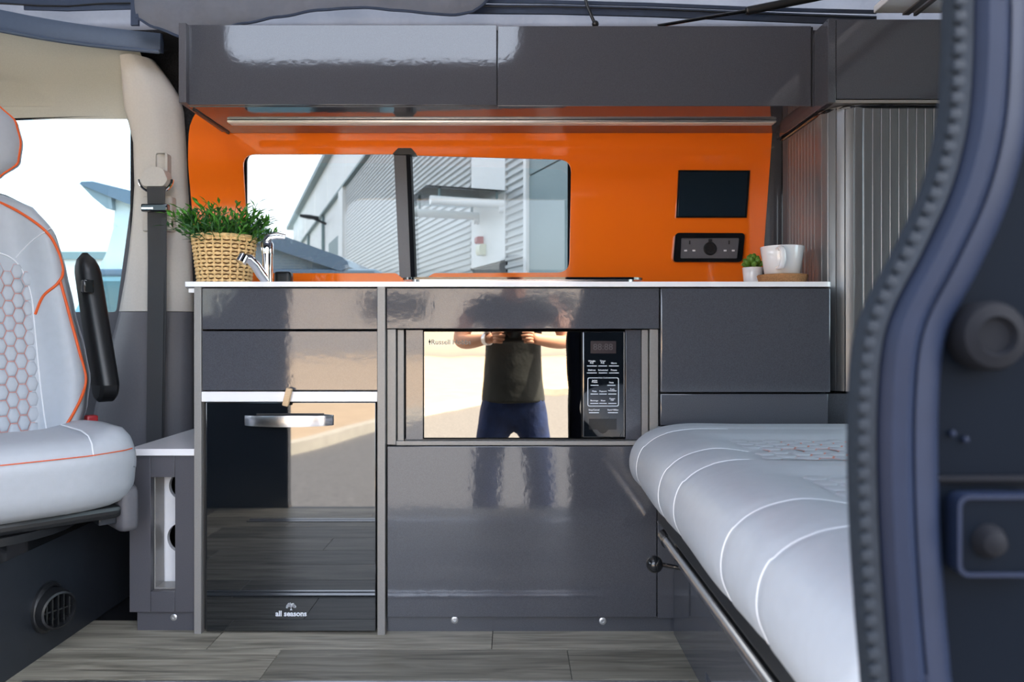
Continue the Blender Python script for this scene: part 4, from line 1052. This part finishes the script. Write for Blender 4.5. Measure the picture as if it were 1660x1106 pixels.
a = p+NF*.3+Vector((0, 0, zz+.02)); obj('lamp_head', MB().tube([a, a+NF*.35+Vector((0, 0, .02)), a+NF*.7+Vector((0, 0, .06))], [.12, .17, .10], 12, True, (1.5, .5)), 'dark_void', wl_)

# --- neighbouring van with raised roof
YN = 4.8
nv = thing('neighbour_van', 'parked camper van with slanting raised roof beyond the windows', 'van', (X(330, YN), YN+.7, ZG))
NP = lambda pts, y=YN: [(X(a, y), Z(b, y)) for a, b in pts]
lidp = [(130, 299), (134, 295), (152, 294.5), (215, 310), (330, 338), (430, 372), (555, 417), (564, 424), (567, 433), (553, 440), (430, 399), (330, 368), (205, 330), (176, 318)]
obj('roof_lid', MB().prism(NP(lidp), YN-.02, YN+1.5), 'neighbour_roof', nv)
obj('lid_nose', MB().prism(NP([(130, 299), (180, 318), (182, 339), (172, 338), (150, 320)]), YN+.0, YN+1.45), 'neighbour_grey', nv)
obj('canvas_wall', MB().prism(NP([(182, 316), (220, 326), (270, 342), (270, 437), (152, 437), (166, 410), (177, 370)]), YN+.06, YN+1.4), 'neighbour_canvas', nv)
obj('canvas_wall', MB().prism(NP([(270, 342), (330, 362), (430, 392), (545, 434), (540, 446), (270, 446)]), YN+.06, YN+1.4), 'neighbour_grey', nv)
obj('roof_rail', MB().box(X(150, YN), X(610, YN), YN-.01, YN+1.5, Z(448, YN), Z(436, YN), .02), 'neighbour_roof', nv)
bodyp = [(90, 640), (96, 545), (152, 448), (610, 448), (640, 520), (645, 640)]
obj('body', MB().prism(NP(bodyp), YN+.02, YN+1.7), 'neighbour_paint', nv)
obj('side_window', MB().prism(NP([(118, 530), (158, 456), (330, 456), (330, 530)]), YN+.0, YN+.03), 'canopy_glass', nv)
for px in (170, 560): obj('wheel', MB().lathe([(.20, -.02), (.33, 0), (.33, .22), (.2, .24)], (X(px, YN), YN+.02, ZG+.33), 28, 'y'), 'rubber', nv)
obj('lower_body', MB().box(X(88, YN), X(646, YN), YN+.02, YN+1.7, ZG+.25, Z(640, YN), .04), 'neighbour_paint', nv)
fs_ = thing('far_shed', 'long white shed on the horizon beyond the cab window', 'building', (-24, 40, ZG))
obj('wall', MB().box(-36, -15.5, 33, 45, ZG, 4.0), 'clad_white', fs_); obj('roof', MB().box(-36.3, -15.2, 32.8, 45, 4.0, 4.35), 'clad_grey', fs_)

# ================================================================== PHOTOGRAPHER (behind the camera, seen mirrored in the microwave)
ph = thing('person', 'person in black t-shirt and jeans holding a camera, mirrored in the microwave', 'person', (0, -2.06, ZG))
def skin(name, J, E, root, material, sub=2):
    names = list(J); idx = {n_: i for i, n_ in enumerate(names)}; base = ORG[ph.name]
    me = bpy.data.meshes.new(name); me.from_pydata([tuple(Vector(J[n_][0])-base) for n_ in names], [(idx[a], idx[b]) for a, b in E], []); me.update()
    o = bpy.data.objects.new(name, me); link(o, ph); ORG[o.name] = base
    mod = o.modifiers.new('skin', 'SKIN'); mod.use_smooth_shade = True; mod.branch_smoothing = 0 if name == 'jeans' else .4
    for i, n_ in enumerate(names):
        r = J[n_][1]; sv = me.skin_vertices[0].data[i]; sv.radius = r if isinstance(r, tuple) else (r, r); sv.use_root = (n_ == root)
    ms = o.modifiers.new('sub', 'SUBSURF'); ms.levels = sub; ms.render_levels = sub
    me.materials.append(MATS[material]); return o
J = {'pel': ((0, -2.06, .31), (.10, .06)), 'spi': ((0, -2.06, .50), (.11, .07)), 'che': ((0, -2.05, .72), (.15, .095)), 'nek': ((0, -2.03, .89), .055),
     'hd1': ((0, -2.00, .955), (.062, .072)), 'hd2': ((0, -1.985, 1.03), (.074, .088)), 'hd3': ((0, -1.99, 1.10), (.066, .078))}
E = [('pel', 'spi'), ('spi', 'che'), ('che', 'nek'), ('nek', 'hd1'), ('hd1', 'hd2'), ('hd2', 'hd3')]
for s, n_ in ((-1, 'l'), (1, 'r')):
    J.update({n_+'sh': ((s*.175, -2.05, .815), .056), n_+'ua': ((s*.235, -2.02, .72), .047), n_+'el': ((s*.262, -1.96, .625), .040), n_+'fa': ((s*.185, -1.855, .632), .035), n_+'wr': ((s*.112, -1.785, .645), .026), n_+'pa': ((s*.083, -1.762, .652), (.030, .018)),
              n_+'th': ((s*.095, -2.06, .18), .05), n_+'kn': ((s*.13, -2.03, -.10), .045), n_+'an': ((s*.145, -2.06, -.50), .04)})
    E += [('che', n_+'sh'), (n_+'sh', n_+'ua'), (n_+'ua', n_+'el'), (n_+'el', n_+'fa'), (n_+'fa', n_+'wr'), (n_+'wr', n_+'pa'), ('pel', n_+'th'), (n_+'th', n_+'kn'), (n_+'kn', n_+'an')]
body = skin('body', J, E, 'pel', 'skin')
for s in (-1, 1):
    for k, (dz, l) in enumerate(((.022, .9), (.008, 1.0), (-.006, .95), (-.019, .78))):
        a = Vector((s*.086, -1.757, .652+dz)); pts = [a, a+Vector((-s*.012*l, .022*l, .002)), a+Vector((-s*.030*l, .032*l, 0)), a+Vector((-s*.048*l, .026*l, -.002))]
        obj('finger', MB().tube(pts, [.0088, .0085, .0078, .0060], 8), 'skin', ph, smooth=70)
    a = Vector((s*.090, -1.775, .668)); obj('thumb', MB().tube([a, a+Vector((-s*.014, .004, .018)), a+Vector((-s*.032, .004, .026))], [.0105, .0095, .0065], 8), 'skin', ph, smooth=70)
    obj('ear', MB().sphere((s*.078, -1.99, 1.025), .022, 10, 8, (.4, .7, 1.2)), 'skin', ph, smooth=80)
    obj('eye', MB().sphere((s*.030, -1.902, 1.035), .010, 10, 8, (1.2, .5, .7)), 'eye', ph, smooth=80)
obj('nose', MB().tube([(0, -1.900, 1.04), (0, -1.885, 1.01), (0, -1.897, 1.0)], [.008, .014, .010], 8), 'skin', ph, smooth=80)
obj('mouth', MB().sphere((0, -1.912, .972), .020, 10, 6, (1.2, .4, .35)), 'lip', ph, smooth=80)
obj('hair', MB().sphere((0, -2.0, 1.08), .092, 20, 12, (.95, 1.08, .82)), 'hair', ph, smooth=80)
JT = {'pel': ((0, -2.06, .325), (.172, .124)), 'hem': ((0, -2.06, .335), (.172, .124)), 'wst': ((0, -2.06, .40), (.165, .118)), 'spi': ((0, -2.06, .50), (.155, .112)), 'che': ((0, -2.05, .70), (.172, .118)), 'up': ((0, -2.045, .80), (.13, .09)), 'nk': ((0, -2.035, .862), .066)}
ET = [('pel', 'hem'), ('hem', 'wst'), ('wst', 'spi'), ('spi', 'che'), ('che', 'up'), ('up', 'nk')]
for s, n_ in ((-1, 'l'), (1, 'r')):
    JT.update({n_+'sh': ((s*.180, -2.05, .80), .075), n_+'sl': ((s*.238, -2.02, .715), .068)}); ET += [('up', n_+'sh'), (n_+'sh', n_+'sl')]
skin('tshirt', JT, ET, 'pel', 'tshirt')
JJ = {'wb': ((0, -2.06, .45), (.135, .096)), 'wa': ((0, -2.06, .44), (.140, .098)), 'hip': ((0, -2.06, .355), (.156, .112))}; EJ = [('wb', 'wa'), ('wa', 'hip')]
for s, n_ in ((-1, 'l'), (1, 'r')):
    JJ.update({n_+'t': ((s*.105, -2.06, .235), .078), n_+'m': ((s*.122, -2.05, .10), .078), n_+'k': ((s*.135, -2.03, -.12), .074), n_+'a': ((s*.145, -2.06, -.52), .062)}); EJ += [('hip', n_+'t'), (n_+'t', n_+'m'), (n_+'m', n_+'k'), (n_+'k', n_+'a')]
    obj('shoe', rbox(s*.145, -2.01, ZG+.045, .048, .135, .045, .04, 6), 'shoe', ph, smooth=70)
skin('jeans', JJ, EJ, 'hip', 'denim')
obj('wristwatch', MB().tube([(-.128, -1.80, .643), (-.112, -1.785, .645)], .031, 18).lathe([(.018, 0), (.018, .006)], (-.120, -1.785, .672), 16), 'alu', ph)
dc = thing('camera_body', 'black camera with lens in the photographer hands, mirrored in the microwave', 'camera', (0, -1.77, .62))
obj('housing', rbox(0, -1.775, .668, .068, .022, .042, .012, 6), 'black_plastic', dc)
obj('viewfinder_hump', rbox(0, -1.775, .716, .026, .020, .018, .008, 5), 'black_plastic', dc)
obj('lens_barrel', MB().lathe([(.030, 0), (.034, .004), (.036, .035), (.034, .044), (.029, .044), (.026, .030), (.001, .028)], (0, -1.754, .68), 28, 'y'), 'black_gloss', dc)
